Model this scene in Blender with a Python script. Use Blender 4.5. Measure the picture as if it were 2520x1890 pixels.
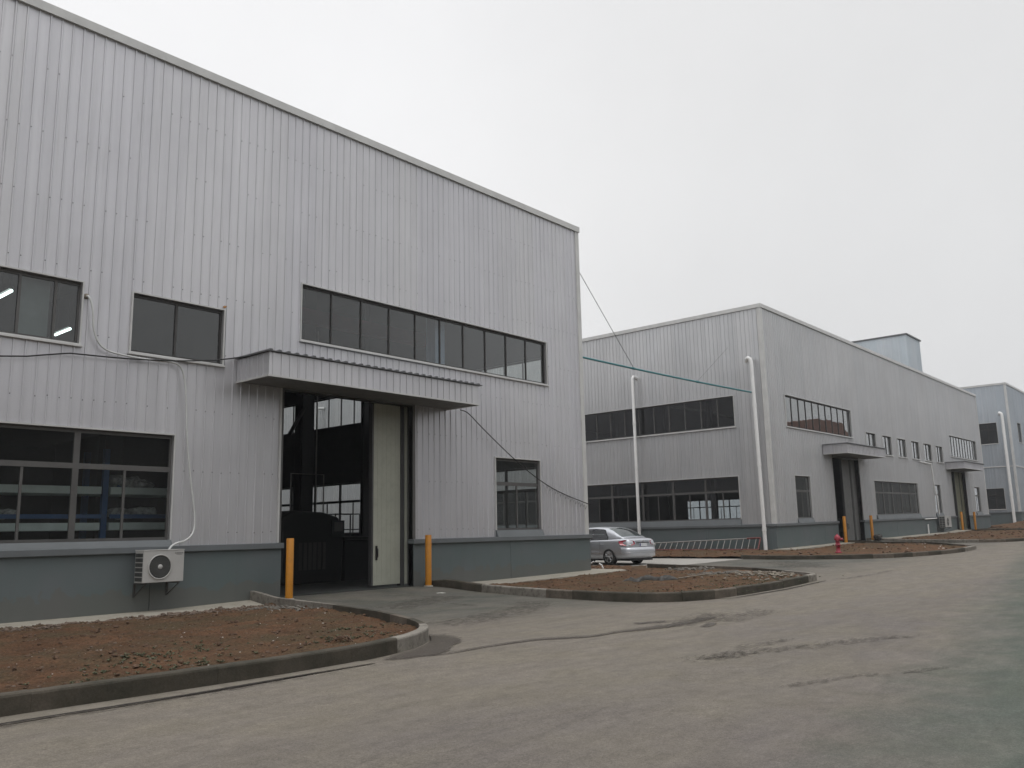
import bpy, math, random
from mathutils import Vector, Matrix
random.seed(7)
for o in list(bpy.data.objects): bpy.data.objects.remove(o)
S = bpy.context.scene
COL = S.collection
R = math.radians

# ------------------------------------------------------------------ camera
cd = bpy.data.cameras.new('camera'); cam = bpy.data.objects.new('camera', cd); COL.objects.link(cam); S.camera = cam
cd.sensor_fit = 'HORIZONTAL'; cd.sensor_width = 36; cd.lens = 29.90; cd.clip_start = .05; cd.clip_end = 4000
rr = Vector((0.656256, -0.754245, -0.021027)); uu = Vector((-0.115364, -0.127839, 0.985063)); ff = Vector((0.745667, 0.644027, 0.170907))
m = Matrix((rr, uu, -ff)).transposed().to_4x4(); m.translation = Vector((0, 0, 1.5)); cam.matrix_world = m
S.render.resolution_x = 1024; S.render.resolution_y = 768
S.view_settings.view_transform = 'Standard'; S.view_settings.look = 'None'; S.view_settings.exposure = 0.12; S.view_settings.gamma = 1
S.render.engine = 'CYCLES'
S.cycles.max_bounces = 8; S.cycles.transparent_max_bounces = 16; S.cycles.caustics_reflective = False

# ------------------------------------------------------------------ sky: bright overcast
SUN_EL, SUN_ROT = R(69), R(222)
w = bpy.data.worlds.new('World'); S.world = w; w.use_nodes = True
nt = w.node_tree; N = nt.nodes; L = nt.links
for n in list(N): N.remove(n)
out = N.new('ShaderNodeOutputWorld'); bg = N.new('ShaderNodeBackground'); bg.inputs[1].default_value = 0.1
sky = N.new('ShaderNodeTexSky'); sky.sky_type = 'NISHITA'; sky.sun_disc = False; sky.sun_elevation = SUN_EL; sky.sun_rotation = SUN_ROT
sky.air_density = 2; sky.dust_density = 5
hs = N.new('ShaderNodeHueSaturation'); hs.inputs['Saturation'].default_value = .15; L.new(sky.outputs[0], hs.inputs['Color'])
tc = N.new('ShaderNodeTexCoord'); sx = N.new('ShaderNodeSeparateXYZ'); L.new(tc.outputs['Generated'], sx.inputs[0])
dot = N.new('ShaderNodeVectorMath'); dot.operation = 'DOT_PRODUCT'; dot.inputs[1].default_value = (0.93, -0.36, -0.55); L.new(tc.outputs['Generated'], dot.inputs[0])
cr = N.new('ShaderNodeValToRGB'); L.new(dot.outputs['Value'], cr.inputs[0])
e = cr.color_ramp.elements
e[0].position = 0.0; e[0].color = (.905, .905, .915, 1)
e[1].position = .95; e[1].color = (.635, .64, .645, 1)
x_ = e.new(.30); x_.color = (.86, .86, .865, 1)
no = N.new('ShaderNodeTexNoise'); no.inputs['Scale'].default_value = 1.6; no.inputs['Detail'].default_value = 5; L.new(tc.outputs['Generated'], no.inputs[0])
mr = N.new('ShaderNodeMapRange'); mr.inputs[3].default_value = .91; mr.inputs[4].default_value = 1.04; mr.inputs[1].default_value = .3; mr.inputs[2].default_value = .7; L.new(no.outputs[0], mr.inputs[0])
zb = N.new('ShaderNodeMapRange'); zb.inputs[1].default_value = .62; zb.inputs[2].default_value = .95; zb.inputs[3].default_value = 1.0; zb.inputs[4].default_value = 2.0; L.new(sx.outputs[2], zb.inputs[0])
mu = N.new('ShaderNodeMath'); mu.operation = 'MULTIPLY'; L.new(mr.outputs[0], mu.inputs[0]); L.new(zb.outputs[0], mu.inputs[1])
m10 = N.new('ShaderNodeMath'); m10.operation = 'MULTIPLY'; m10.inputs[1].default_value = 10.0
by = N.new('ShaderNodeMapRange'); by.inputs[1].default_value = -.6; by.inputs[2].default_value = .1; by.inputs[3].default_value = .88; by.inputs[4].default_value = 1.0; L.new(sx.outputs[1], by.inputs[0])   # unseen sky behind the camera dimmed to darken the facing walls
m2_ = N.new('ShaderNodeMath'); m2_.operation = 'MULTIPLY'; L.new(mu.outputs[0], m2_.inputs[0]); L.new(by.outputs[0], m2_.inputs[1]); L.new(m2_.outputs[0], m10.inputs[0])
vm = N.new('ShaderNodeVectorMath'); vm.operation = 'SCALE'; L.new(cr.outputs[0], vm.inputs[0]); L.new(m10.outputs[0], vm.inputs['Scale'])
mx = N.new('ShaderNodeMixRGB'); mx.inputs[0].default_value = .94; L.new(hs.outputs[0], mx.inputs[1]); L.new(vm.outputs[0], mx.inputs[2])
L.new(mx.outputs[0], bg.inputs[0]); L.new(bg.outputs[0], out.inputs[0])
sd = bpy.data.lights.new('sun', 'SUN'); sd.energy = .55; sd.angle = R(30); sd.color = (1, .97, .93)
so = bpy.data.objects.new('sun', sd); COL.objects.link(so)
# light comes from high behind the camera, to its left
dirv = Vector((-.25, -.28, 1)).normalized(); so.rotation_euler = dirv.to_track_quat('Z', 'Y').to_euler()

# ------------------------------------------------------------------ materials
MATS = {}
def newmat(name):
    m = bpy.data.materials.new(name); m.use_nodes = True; m.node_tree.nodes.clear(); return m
class NT:
    def __init__(s, m):
        s.m = m; s.t = m.node_tree; s.o = s.n('ShaderNodeOutputMaterial')
    def n(s, t, **k):
        n = s.t.nodes.new(t)
        for a, b in k.items(): setattr(n, a, b)
        return n
    def l(s, a, b): s.t.links.new(a, b)
    def pos(s, sc=(1, 1, 1)):
        g = s.n('ShaderNodeNewGeometry'); mp = s.n('ShaderNodeMapping'); mp.inputs['Scale'].default_value = sc
        s.l(g.outputs['Position'], mp.inputs[0]); return mp.outputs[0]
    def noise(s, scale, detail=4, vec=None, rough=.55, dist=0):
        n = s.n('ShaderNodeTexNoise'); n.inputs['Scale'].default_value = scale; n.inputs['Detail'].default_value = detail; n.inputs['Roughness'].default_value = rough; n.inputs['Distortion'].default_value = dist
        s.l(vec if vec else s.pos(), n.inputs['Vector']); return n.outputs[0]
    def ramp(s, fac, stops, inter='LINEAR'):
        r = s.n('ShaderNodeValToRGB'); r.color_ramp.interpolation = inter
        while len(r.color_ramp.elements) < len(stops): r.color_ramp.elements.new(.5)
        for e, (p, c) in zip(r.color_ramp.elements, stops):
            e.position = p; e.color = (c, c, c, 1) if isinstance(c, (int, float)) else (*c, 1)
        s.l(fac, r.inputs[0]); return r.outputs[0]
    def mix(s, f, a, b, mode='MIX'):
        n = s.n('ShaderNodeMixRGB', blend_type=mode)
        for i, v in enumerate((f, a, b)):
            if hasattr(v, 'links') or hasattr(v, 'is_linked'): s.l(v, n.inputs[i])
            elif isinstance(v, (int, float)): n.inputs[i].default_value = v if i == 0 else (v, v, v, 1)
            else: n.inputs[i].default_value = (*v, 1)
        return n.outputs[0]
    def math(s, op, a, b=0, c=None):
        n = s.n('ShaderNodeMath', operation=op)
        for i, v in enumerate((a, b, c)):
            if v is None: continue
            if hasattr(v, 'is_linked'): s.l(v, n.inputs[i])
            else: n.inputs[i].default_value = v
        return n.outputs[0]
    def sep(s, v):
        n = s.n('ShaderNodeSeparateXYZ'); s.l(v, n.inputs[0]); return n.outputs
    def bump(s, h, st=.3, d=.02):
        b = s.n('ShaderNodeBump'); b.inputs['Strength'].default_value = st; b.inputs['Distance'].default_value = d; s.l(h, b.inputs['Height']); return b.outputs[0]
    def pbr(s, col, rough=.6, metal=0, spec=.5, nrm=None, coat=0, emis=None, es=0):
        p = s.n('ShaderNodeBsdfPrincipled')
        for k, v in (('Base Color', col), ('Roughness', rough), ('Metallic', metal), ('Specular IOR Level', spec), ('Coat Weight', coat)):
            if hasattr(v, 'is_linked'): s.l(v, p.inputs[k])
            elif isinstance(v, (int, float)) and k != 'Base Color': p.inputs[k].default_value = v
            else: p.inputs[k].default_value = (*v, 1)
        if nrm is not None: s.l(nrm, p.inputs['Normal'])
        if emis: p.inputs['Emission Color'].default_value = (*emis, 1); p.inputs['Emission Strength'].default_value = es
        s.l(p.outputs[0], s.o.inputs[0]); return p

def plain(name, col, rough=.5, metal=0, spec=.5, var=.12, scale=3, coat=0, grime=0):
    if name in MATS: return MATS[name]
    m = newmat(name); t = NT(m)
    f = t.ramp(t.noise(scale, 5), [(.3, 1 - var), (.7, 1 + var)])
    c = t.mix(1, col, f, 'MULTIPLY')
    if grime:
        g = t.ramp(t.noise(scale * 4, 6), [(.5, 0.), (.75, grime)])
        c = t.mix(g, c, (.05, .042, .035))
    t.pbr(c, rough, metal, spec, coat=coat); MATS[name] = m; return m

def cladding(name, c1, c2, panel=.898, streak=.07, off=0.0, metal=.45):
    m = newmat(name); t = NT(m)
    g = t.n('ShaderNodeNewGeometry'); p = t.sep(g.outputs['Position'])
    s = t.math('ADD', p[0], t.math('MULTIPLY', p[1], 1.0))
    pid = t.math('FLOOR', t.math('DIVIDE', t.math('ADD', s, off), panel))
    wn = t.n('ShaderNodeTexWhiteNoise', noise_dimensions='1D'); t.l(pid, wn.inputs['W'])
    c = t.mix(wn.outputs[0], c1, c2)
    # individual sheet lap lines
    fr = t.math('FRACT', t.math('DIVIDE', t.math('ADD', s, off), panel))
    lap = t.math('LESS_THAN', fr, .018)
    c = t.mix(t.math('MULTIPLY', lap, .35), c, (.12, .12, .12))
    v = t.noise(1, 4, t.pos((7, 7, .25))); f = t.ramp(v, [(.3, 1 - streak), (.7, 1 + streak * .6)])
    c = t.mix(1, c, f, 'MULTIPLY')
    v2 = t.noise(.35, 4); c = t.mix(1, c, t.ramp(v2, [(.35, .95), (.65, 1.04)]), 'MULTIPLY')
    # dirt runs with a shape of their own
    v3 = t.noise(1, 6, t.pos((14, 14, .5)), rough=.7); c = t.mix(t.ramp(v3, [(.54, 0.), (.72, .24)]), c, (.26, .255, .24))
    v4 = t.noise(1, 5, t.pos((3.5, 3.5, .18)), rough=.6); c = t.mix(t.ramp(v4, [(.55, 0.), (.7, .25)]), c, (.70, .70, .71))
    b = t.bump(t.noise(1.1, 3, t.pos((1, 1, .5))), .25, .03)
    t.pbr(c, .36, metal, .5, nrm=b); MATS[name] = m; return m
cladding('clad_silver', (.61, .605, .635), (.63, .625, .64))
cladding('clad_grey', (.545, .55, .56), (.57, .57, .575), off=.3)
cladding('clad_pale_blue', (.54, .60, .64), (.57, .615, .65), off=.3)
cladding('clad_blue', (.43, .475, .52), (.46, .495, .53), off=.3)
plain('trim', (.60, .60, .585), .4, var=.08, scale=2, grime=.12)
plain('trim_light', (.58, .58, .57), .4, var=.08, scale=2, grime=.1)
plain('inner', (.045, .045, .047), .8, spec=.2)  # light grey lining coloured near-black, the unlit interior put into its colour
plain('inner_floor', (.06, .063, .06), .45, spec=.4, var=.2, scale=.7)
plain('frame', (.06, .058, .056), .45, spec=.4)
plain('frame_grey', (.105, .103, .10), .45, spec=.4)
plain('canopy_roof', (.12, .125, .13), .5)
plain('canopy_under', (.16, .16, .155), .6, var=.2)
plain('door_cream', (.42, .43, .36), .5, var=.06, scale=1.5, grime=.15)
plain('door_grey', (.19, .19, .185), .5, var=.1)
plain('door_olive', (.22, .22, .15), .5, var=.1)
plain('door_edge', (.07, .07, .07), .5)
plain('bollard_paint', (.50, .20, .010), .5, var=.1, scale=6, grime=.22)
plain('black_cable', (.02, .02, .02), .6)
plain('white_pipe', (.80, .80, .79), .4, var=.04, grime=.06)
plain('white_hose', (.62, .63, .62), .5, var=.08, grime=.2)
plain('teal_paint', (.06, .22, .24), .5)
plain('wire', (.12, .12, .12), .5)
plain('ac_white', (.46, .455, .44), .45, var=.04, grime=.08)
plain('ac_dark', (.05, .052, .05), .5)
plain('ac_grille', (.16, .16, .155), .4)
plain('red_paint', (.30, .02, .04), .45, var=.2, scale=8, grime=.15)
plain('red_rust', (.17, .05, .045), .6, var=.25, scale=6, grime=.3)
plain('ladder_metal', (.27, .26, .245), .45, var=.2, scale=5, grime=.3)
plain('blue_steel', (.03, .09, .22), .4)
plain('blue_grey_steel', (.16, .22, .31), .5)
plain('board', (.60, .68, .66), .6, var=.1)
plain('plastic_wrap', (.35, .36, .36), .35, var=.5, scale=14)
plain('machine_dark', (.016, .018, .017), .5)
plain('machine_green', (.03, .04, .036), .5)
plain('red_beam', (.22, .035, .04), .5)
plain('curtain', (.36, .42, .39), .7, var=.08)
plain('brown_brick', (.20, .10, .07), .8, var=.3, scale=1)
plain('grey_render', (.10, .10, .095), .8, var=.2, scale=.5)
plain('tyre', (.022, .022, .022), .8)
plain('alloy', (.55, .55, .56), .25, metal=.85)
plain('car_black', (.015, .015, .016), .35)
plain('lamp_red', (.42, .015, .04), .12, coat=1, var=.1)
plain('lamp_clear', (.62, .62, .6), .12, coat=1)
plain('plate_white', (.72, .73, .76), .4)
plain('plate_blue', (.04, .05, .2), .4)
plain('dark_tarp', (.042, .039, .034), .55, var=.35, scale=9)
plain('rubble', (.13, .118, .10), .9, var=.3, scale=10)
plain('rubble_pale', (.20, .175, .14), .9, var=.3, scale=10)
plain('stone_mid', (.14, .105, .08), .8, var=.4, scale=20)
plain('stone_white', (.62, .60, .56), .7, var=.2, scale=20)
plain('weed', (.085, .092, .05), .8, var=.35, scale=15)
plain('brown_clod', (.100, .060, .037), .95, var=.4, scale=18)

def mk_plinth():
    m = newmat('plinth'); t = NT(m)
    c = t.mix(t.ramp(t.noise(.8, 5), [(.35, 0.), (.65, 1.)]), (.110, .140, .141), (.128, .147, .153))
    z = t.sep(t.pos())[2]
    sp = t.math('ADD', z, t.math('MULTIPLY', t.noise(2.2, 5), -.9))     # mud splash near the foot
    c = t.mix(t.ramp(sp, [(-.35, .45), (.02, 0.)]), c, (.135, .122, .10))
    v3 = t.noise(1, 6, t.pos((5, 5, .5)), rough=.7); c = t.mix(t.ramp(v3, [(.55, 0.), (.78, .3)]), c, (.085, .09, .085))
    t.pbr(c, .62, 0, .35, nrm=t.bump(t.noise(30, 4), .15, .01)); MATS['plinth'] = m
mk_plinth()
plain('plinth_cap', (.138, .152, .160), .55, var=.08, scale=2, grime=.12)

def mk_glass(name, tint=(.82, .85, .84), f0=.065, dirt=.02):
    m = newmat(name); t = NT(m)
    lw = t.n('ShaderNodeLayerWeight'); lw.inputs[0].default_value = .5
    p5 = t.math('POWER', lw.outputs['Facing'], 2.15)
    fr = t.math('ADD', t.math('MULTIPLY', p5, 1 - f0), f0)
    tr = t.n('ShaderNodeBsdfTransparent'); tr.inputs[0].default_value = (*tint, 1)
    gl = t.n('ShaderNodeBsdfGlossy'); gl.inputs['Roughness'].default_value = .015; gl.inputs[0].default_value = (.95, .97, .97, 1)
    b = t.bump(t.noise(.9, 2), .05, .02); t.l(b, gl.inputs['Normal'])
    di = t.n('ShaderNodeBsdfDiffuse'); di.inputs[0].default_value = (.35, .36, .35, 1)
    a = t.n('ShaderNodeMixShader'); t.l(t.ramp(t.noise(3, 5), [(.3, dirt * .3), (.7, dirt * 1.7)]), a.inputs[0]); t.l(tr.outputs[0], a.inputs[1]); t.l(di.outputs[0], a.inputs[2])
    x = t.n('ShaderNodeMixShader'); t.l(fr, x.inputs[0]); t.l(a.outputs[0], x.inputs[1]); t.l(gl.outputs[0], x.inputs[2])
    t.l(x.outputs[0], t.o.inputs[0]); MATS[name] = m
mk_glass('skylight', (.38, .38, .36), .06, .1); mk_glass('glass'); mk_glass('glass_dark', (.50, .53, .54), .09, .03); mk_glass('car_glass', (.25, .32, .30), .10, .02)

def mk_paint():
    m = newmat('car_silver'); t = NT(m)
    t.pbr((.56, .58, .62), .30, .45, .5, coat=.8); MATS['car_silver'] = m
mk_paint()
def mk_emit():
    m = newmat('tube_light'); t = NT(m); e = t.n('ShaderNodeEmission'); e.inputs[0].default_value = (.85, 1, .93, 1); e.inputs[1].default_value = 6; t.l(e.outputs[0], t.o.inputs[0]); MATS['tube_light'] = m
mk_emit()

def mk_ground():
    m = newmat('asphalt'); t = NT(m); p = t.sep(t.pos())
    dusty = (.178, .157, .130); brown = (.139, .123, .111); green = (.084, .096, .080); dark = (.078, .080, .070)
    n1 = t.noise(.5, 5, t.pos((.35, 1.2, 1)), dist=.4); n2 = t.noise(1.6, 6); n3 = t.noise(.18, 3)
    base = t.mix(t.ramp(n1, [(.38, 0.), (.62, 1.)]), brown, (.160, .142, .118))
    # pale dust band along the kerbs (y about 6 to 9)
    yb = t.math('ADD', p[1], t.math('MULTIPLY', n2, 1.8))
    band = t.math('MULTIPLY', t.ramp(t.math('MULTIPLY', yb, .05), [(.29, 0.), (.37, 1.), (.56, .85), (.68, .25)]), .75)
    base = t.mix(band, base, dusty)
    # cleaner, greener asphalt toward the far side of the road
    d = t.math('SUBTRACT', t.math('ADD', t.math('MULTIPLY', p[0], .15), 1.2), p[1])
    d = t.math('ADD', d, t.math('MULTIPLY', t.math('SUBTRACT', n2, .5), 1.6)); d = t.math('ADD', d, t.math('MULTIPLY', t.math('SUBTRACT', n3, .5), 1.5))
    base = t.mix(t.ramp(t.math('ADD', t.math('MULTIPLY', d, .35), .5), [(.3, 0.), (.75, 1.)]), base, green)
    # driveways: darker and less dusty
    dr = t.math('ADD', p[1], t.math('MULTIPLY', t.math('SUBTRACT', n1, .5), 5.5))
    dm = t.ramp(t.math('MULTIPLY', dr, .05), [(.47, 0.), (.60, 1.)])
    dcol = t.mix(t.ramp(t.noise(.7, 5), [(.35, 0.), (.62, 1.)]), dark, (.125, .116, .099))
    base = t.mix(dm, base, dcol)
    # aggregate speckle
    vo = t.n('ShaderNodeTexVoronoi'); vo.inputs['Scale'].default_value = 70; t.l(t.pos(), vo.inputs['Vector'])
    base = t.mix(1, base, t.ramp(t.noise(1, 6, t.pos((1.1, 4.5, 1)), rough=.65, dist=.5), [(.34, .88), (.66, 1.10)]), 'MULTIPLY')
    base = t.mix(1, base, t.ramp(t.noise(7, 6, rough=.7), [(.33, .86), (.67, 1.13)]), 'MULTIPLY')
    base = t.mix(1, base, t.ramp(t.noise(34, 5, rough=.75), [(.34, .80), (.5, 1.), (.66, 1.20)]), 'MULTIPLY')
    base = t.mix(1, base, t.ramp(t.noise(95, 3), [(.36, .8), (.64, 1.2)]), 'MULTIPLY')
    base = t.mix(t.ramp(t.noise(.9, 5, rough=.6), [(.42, 0.), (.60, .55)]), base, t.mix(1, base, (1.0, 1.0, .92), 'MULTIPLY'))
    base = t.mix(t.ramp(t.noise(9, 6, rough=.7), [(.62, 0.), (.8, .35)]), base, (.09, .08, .07))
    h = t.mix(.5, t.noise(60, 5, rough=.7), vo.outputs['Distance'])
    t.pbr(base, t.ramp(n2, [(.3, .72), (.7, .9)]), 0, .3, nrm=t.bump(h, .35, .008)); MATS['asphalt'] = m
mk_ground()

def mk_soil():
    m = newmat('soil'); t = NT(m)
    c = t.mix(t.ramp(t.noise(1.3, 7, rough=.7), [(.32, 0.), (.66, 1.)]), (.084, .047, .028), (.155, .085, .048))
    c = t.mix(t.ramp(t.noise(.9, 6, rough=.65), [(.44, 0.), (.62, .7)]), c, (.085, .070, .042))
    c = t.mix(1, c, t.ramp(t.noise(26, 7, rough=.75), [(.33, .5), (.5, 1.), (.68, 1.45)]), 'MULTIPLY')
    c = t.mix(t.ramp(t.noise(48, 3, rough=.8), [(.64, 0.), (.70, .55)]), c, (.42, .36, .28))
    t.pbr(c, .95, 0, .15, nrm=t.bump(t.noise(20, 8, rough=.75), .9, .05)); MATS['soil'] = m
mk_soil()
def mk_conc(name, a, b, grime=.5, sc=1.5):
    m = newmat(name); t = NT(m)
    c = t.mix(t.ramp(t.noise(sc, 6, rough=.65), [(.3, 0.), (.7, 1.)]), a, b)
    c = t.mix(t.ramp(t.noise(sc * 3.1, 7, rough=.7), [(.5, 0.), (.72, grime)]), c, (.07, .06, .045))
    c = t.mix(1, c, t.ramp(t.noise(45, 5, rough=.7), [(.3, .82), (.7, 1.16)]), 'MULTIPLY')
    t.pbr(c, .85, 0, .25, nrm=t.bump(t.noise(35, 6), .4, .01)); MATS[name] = m
mk_conc('concrete', (.31, .285, .235), (.37, .345, .295), .35)
mk_conc('concrete_pad', (.32, .305, .28), (.38, .365, .335), .2, .8)
mk_conc('kerb_dark', (.036, .036, .027), (.105, .090, .072), .8, 1.7)
mk_conc('kerb_pale', (.17, .155, .135), (.30, .28, .245), .85, 2.5)
mk_conc('kerb_brown', (.10, .085, .070), (.17, .145, .118), .7, 2.0)
mk_conc('gutter', (.16, .143, .115), (.20, .18, .15), .5, 2)

def mk_wet(name, col, amax=.8, rough=.45, k=1.0, thr=(.45, .75), nk=2.6, sc=(6, 15, 6)):
    m = newmat(name); t = NT(m)
    at = t.n('ShaderNodeAttribute', attribute_name='mask')
    n = t.noise(1, 7, t.pos(sc), rough=.72, dist=.6)
    a = t.math('ADD', t.math('MULTIPLY', at.outputs['Fac'], k), t.math('MULTIPLY', t.math('SUBTRACT', n, .5), nk))
    a = t.math('MULTIPLY', t.ramp(a, [(thr[0], 0.), (thr[1], amax)]), t.ramp(at.outputs['Fac'], [(0, 0.), (.12, 1.)]))
    p = t.n('ShaderNodeBsdfPrincipled'); p.inputs['Base Color'].default_value = (*col, 1); p.inputs['Roughness'].default_value = rough; p.inputs['Specular IOR Level'].default_value = .3
    tr = t.n('ShaderNodeBsdfTransparent'); x = t.n('ShaderNodeMixShader'); t.l(a, x.inputs[0]); t.l(tr.outputs[0], x.inputs[1]); t.l(p.outputs[0], x.inputs[2]); t.l(x.outputs[0], t.o.inputs[0]); MATS[name] = m
mk_wet('wet', (.080, .068, .057), .62, .6, 1.0, (.40, .72), 2.6)
mk_wet('wet_faint', (.078, .067, .056), .52, .75, .62, (.50, .85), 3.2, (5, 18, 6))
mk_wet('crack', (.03, .025, .022), .85, .8, 1.0, (.35, .7), 2.4, (5, 22, 5))

# ------------------------------------------------------------------ mesh helper
class MB:
    def __init__(s): s.v = []; s.f = []; s.mi = []; s.sm = []
    def add(s, vs, fs, mi=0, sm=False):
        b = len(s.v); s.v += [tuple(v) for v in vs]; s.f += [tuple(i + b for i in f) for f in fs]; s.mi += [mi] * len(fs); s.sm += [sm] * len(fs)
    def box(s, x0, x1, y0, y1, z0, z1, mi=0, mp=None):
        vs = [(x, y, z) for x in (x0, x1) for y in (y0, y1) for z in (z0, z1)]
        if mp: vs = [mp(*v) for v in vs]
        s.add(vs, [(0, 1, 3, 2), (4, 6, 7, 5), (0, 4, 5, 1), (2, 3, 7, 6), (0, 2, 6, 4), (1, 5, 7, 3)], mi)
    def quad(s, a, b, c, d, mi=0): s.add([a, b, c, d], [(0, 1, 2, 3)], mi)
    def prism(s, prof, u0, u1, mp, mi=0):       # prof: (a,b) points; extruded along u, mp(u,a,b)
        n = len(prof); vs = [mp(u0, *p) for p in prof] + [mp(u1, *p) for p in prof]
        fs = [(i, (i + 1) % n, n + (i + 1) % n, n + i) for i in range(n)] + [tuple(range(n - 1, -1, -1)), tuple(range(n, 2 * n))]
        s.add(vs, fs, mi)
    def tube(s, pts, r, n=8, mi=0, caps=True, rs=None):
        pts = [Vector(p) for p in pts]; k = len(pts); rings = []
        up = None
        for i in range(k):
            d = (pts[min(i + 1, k - 1)] - pts[max(i - 1, 0)]).normalized()
            if up is None:
                up = Vector((0, 0, 1)) if abs(d.z) < .9 else Vector((1, 0, 0))
            a = d.cross(up)
            if a.length < 1e-4: a = d.orthogonal()
            a.normalize(); b = a.cross(d).normalized(); up = b
            q = rs[i] if rs else r
            rings.append([pts[i] + a * math.cos(t) * q + b * math.sin(t) * q for t in [2 * math.pi * j / n for j in range(n)]])
        vs = [v for rg in rings for v in rg]
        fs = [(i * n + j, i * n + (j + 1) % n, (i + 1) * n + (j + 1) % n, (i + 1) * n + j) for i in range(k - 1) for j in range(n)]
        s.add(vs, fs, mi, True)
        if caps: s.add(rings[0], [tuple(range(n))], mi); s.add(rings[-1], [tuple(range(n))], mi)
    def lathe(s, prof, n=20, org=(0, 0, 0), ax='z', mi=0):
        o = Vector(org); vs = []
        for r, h in prof:
            for j in range(n):
                a = 2 * math.pi * j / n; c, q = r * math.cos(a), r * math.sin(a)
                vs.append(o + (Vector((c, q, h)) if ax == 'z' else Vector((h, c, q)) if ax == 'x' else Vector((c, h, q))))
        k = len(prof)
        s.add(vs, [(i * n + j, i * n + (j + 1) % n, (i + 1) * n + (j + 1) % n, (i + 1) * n + j) for i in range(k - 1) for j in range(n)], mi, True)
    def blob(s, c, r, sc=(1, 1, 1), mi=0, jit=.25):
        t = (1 + 5 ** .5) / 2; a = random.random() * 6.28; ca, sa = math.cos(a), math.sin(a)
        vs = []
        for x, y, z in [(-1, t, 0), (1, t, 0), (-1, -t, 0), (1, -t, 0), (0, -1, t), (0, 1, t), (0, -1, -t), (0, 1, -t), (t, 0, -1), (t, 0, 1), (-t, 0, -1), (-t, 0, 1)]:
            q = r / 1.9 * (1 + random.uniform(-jit, jit)); x, y, z = x * q * sc[0], y * q * sc[1], z * q * sc[2]
            vs.append((c[0] + x * ca - y * sa, c[1] + x * sa + y * ca, c[2] + z))
        s.add(vs, [(0, 11, 5), (0, 5, 1), (0, 1, 7), (0, 7, 10), (0, 10, 11), (1, 5, 9), (5, 11, 4), (11, 10, 2), (10, 7, 6), (7, 1, 8), (3, 9, 4), (3, 4, 2), (3, 2, 6), (3, 6, 8), (3, 8, 9), (4, 9, 5), (2, 4, 11), (6, 2, 10), (8, 6, 7), (9, 8, 1)], mi)
    def build(s, name, mats, parent=None, warp=None, bevel=0):
        me = bpy.data.meshes.new(name); vs = [warp(*v) for v in s.v] if warp else s.v
        me.from_pydata([tuple(v) for v in vs], [], s.f)
        for mn in ([mats] if isinstance(mats, str) else mats): me.materials.append(MATS[mn])
        me.polygons.foreach_set('material_index', s.mi); me.polygons.foreach_set('use_smooth', s.sm); me.update()
        o = bpy.data.objects.new(name, me); COL.objects.link(o)
        if parent:
            o.parent = parent
            p = parent.location
            q = parent
            off = Vector((0, 0, 0))
            while q is not None: off += Vector(q.location); q = q.parent
            if s.__dict__.get('world', True): o.location = -off
        if bevel:
            b = o.modifiers.new('bevel', 'BEVEL'); b.width = bevel; b.segments = 2; b.limit_method = 'ANGLE'; b.angle_limit = R(40)
        return o
def tag(o, label=None, cat=None, group=None, kind=None):
    for k, v in (('label', label), ('category', cat), ('group', group), ('kind', kind)):
        if v: o[k] = v
    return o
def empty(name, loc, label, cat, group=None):
    o = bpy.data.objects.new(name, None); COL.objects.link(o); o.location = loc; o.empty_display_size = .3
    return tag(o, label, cat, group)
def copy_tree(o, parent=None):
    c = o.copy(); COL.objects.link(c); c.parent = parent
    for ch in list(o.children): copy_tree(ch, c)
    return c

# ------------------------------------------------------------------ ground
def lerp(x, xs, ys):
    if x <= xs[0]: return ys[0]
    for i in range(len(xs) - 1):
        if x <= xs[i + 1]: return ys[i] + (ys[i + 1] - ys[i]) * (x - xs[i]) / (xs[i + 1] - xs[i])
    return ys[-1]
def g(x): return lerp(x, [20, 40, 86], [0, .286, .87])
def sstep(t): t = max(0, min(1, t)); return t * t * (3 - 2 * t)
DOORS = [(11.2, 16.5), (47.6, 52.2), (72.1, 76.9)]
def ramp(x, y):
    r = 0
    for a, b in DOORS:
        r = max(r, .10 * sstep((y - 14.8) / 2.6) * sstep((x - a + .2) / .3) * sstep((b + .2 - x) / .3))
    return r if y < 17.9 else 0
def G(x, y): return g(x) + ramp(x, y)
def axis(lo, a, b, hi, fine, grow=1.5):
    xs = [a]
    while xs[-1] < b: xs.append(xs[-1] + fine)
    st = fine
    while xs[-1] < hi: st *= grow; xs.append(xs[-1] + st)
    st = fine; pre = []
    x = a
    while x > lo: st *= grow; x -= st; pre.append(x)
    return pre[::-1] + xs
X = axis(-900, -4, 90, 1500, .5); Y = axis(-900, 0, 20, 1500, .5)
mb = MB(); nx = len(X); ny = len(Y)
mb.v = [(x, y, G(x, y) + .006 * math.sin(x * 1.3 + y * .7) * math.sin(y * 1.1)) for y in Y for x in X]
mb.f = [(j * nx + i, j * nx + i + 1, (j + 1) * nx + i + 1, (j + 1) * nx + i) for j in range(ny - 1) for i in range(nx - 1)]
mb.mi = [0] * len(mb.f); mb.sm = [True] * len(mb.f)
tag(mb.build('road', 'asphalt'), 'dusty grey-brown asphalt road and driveways running past the workshops', kind='structure')

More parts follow.
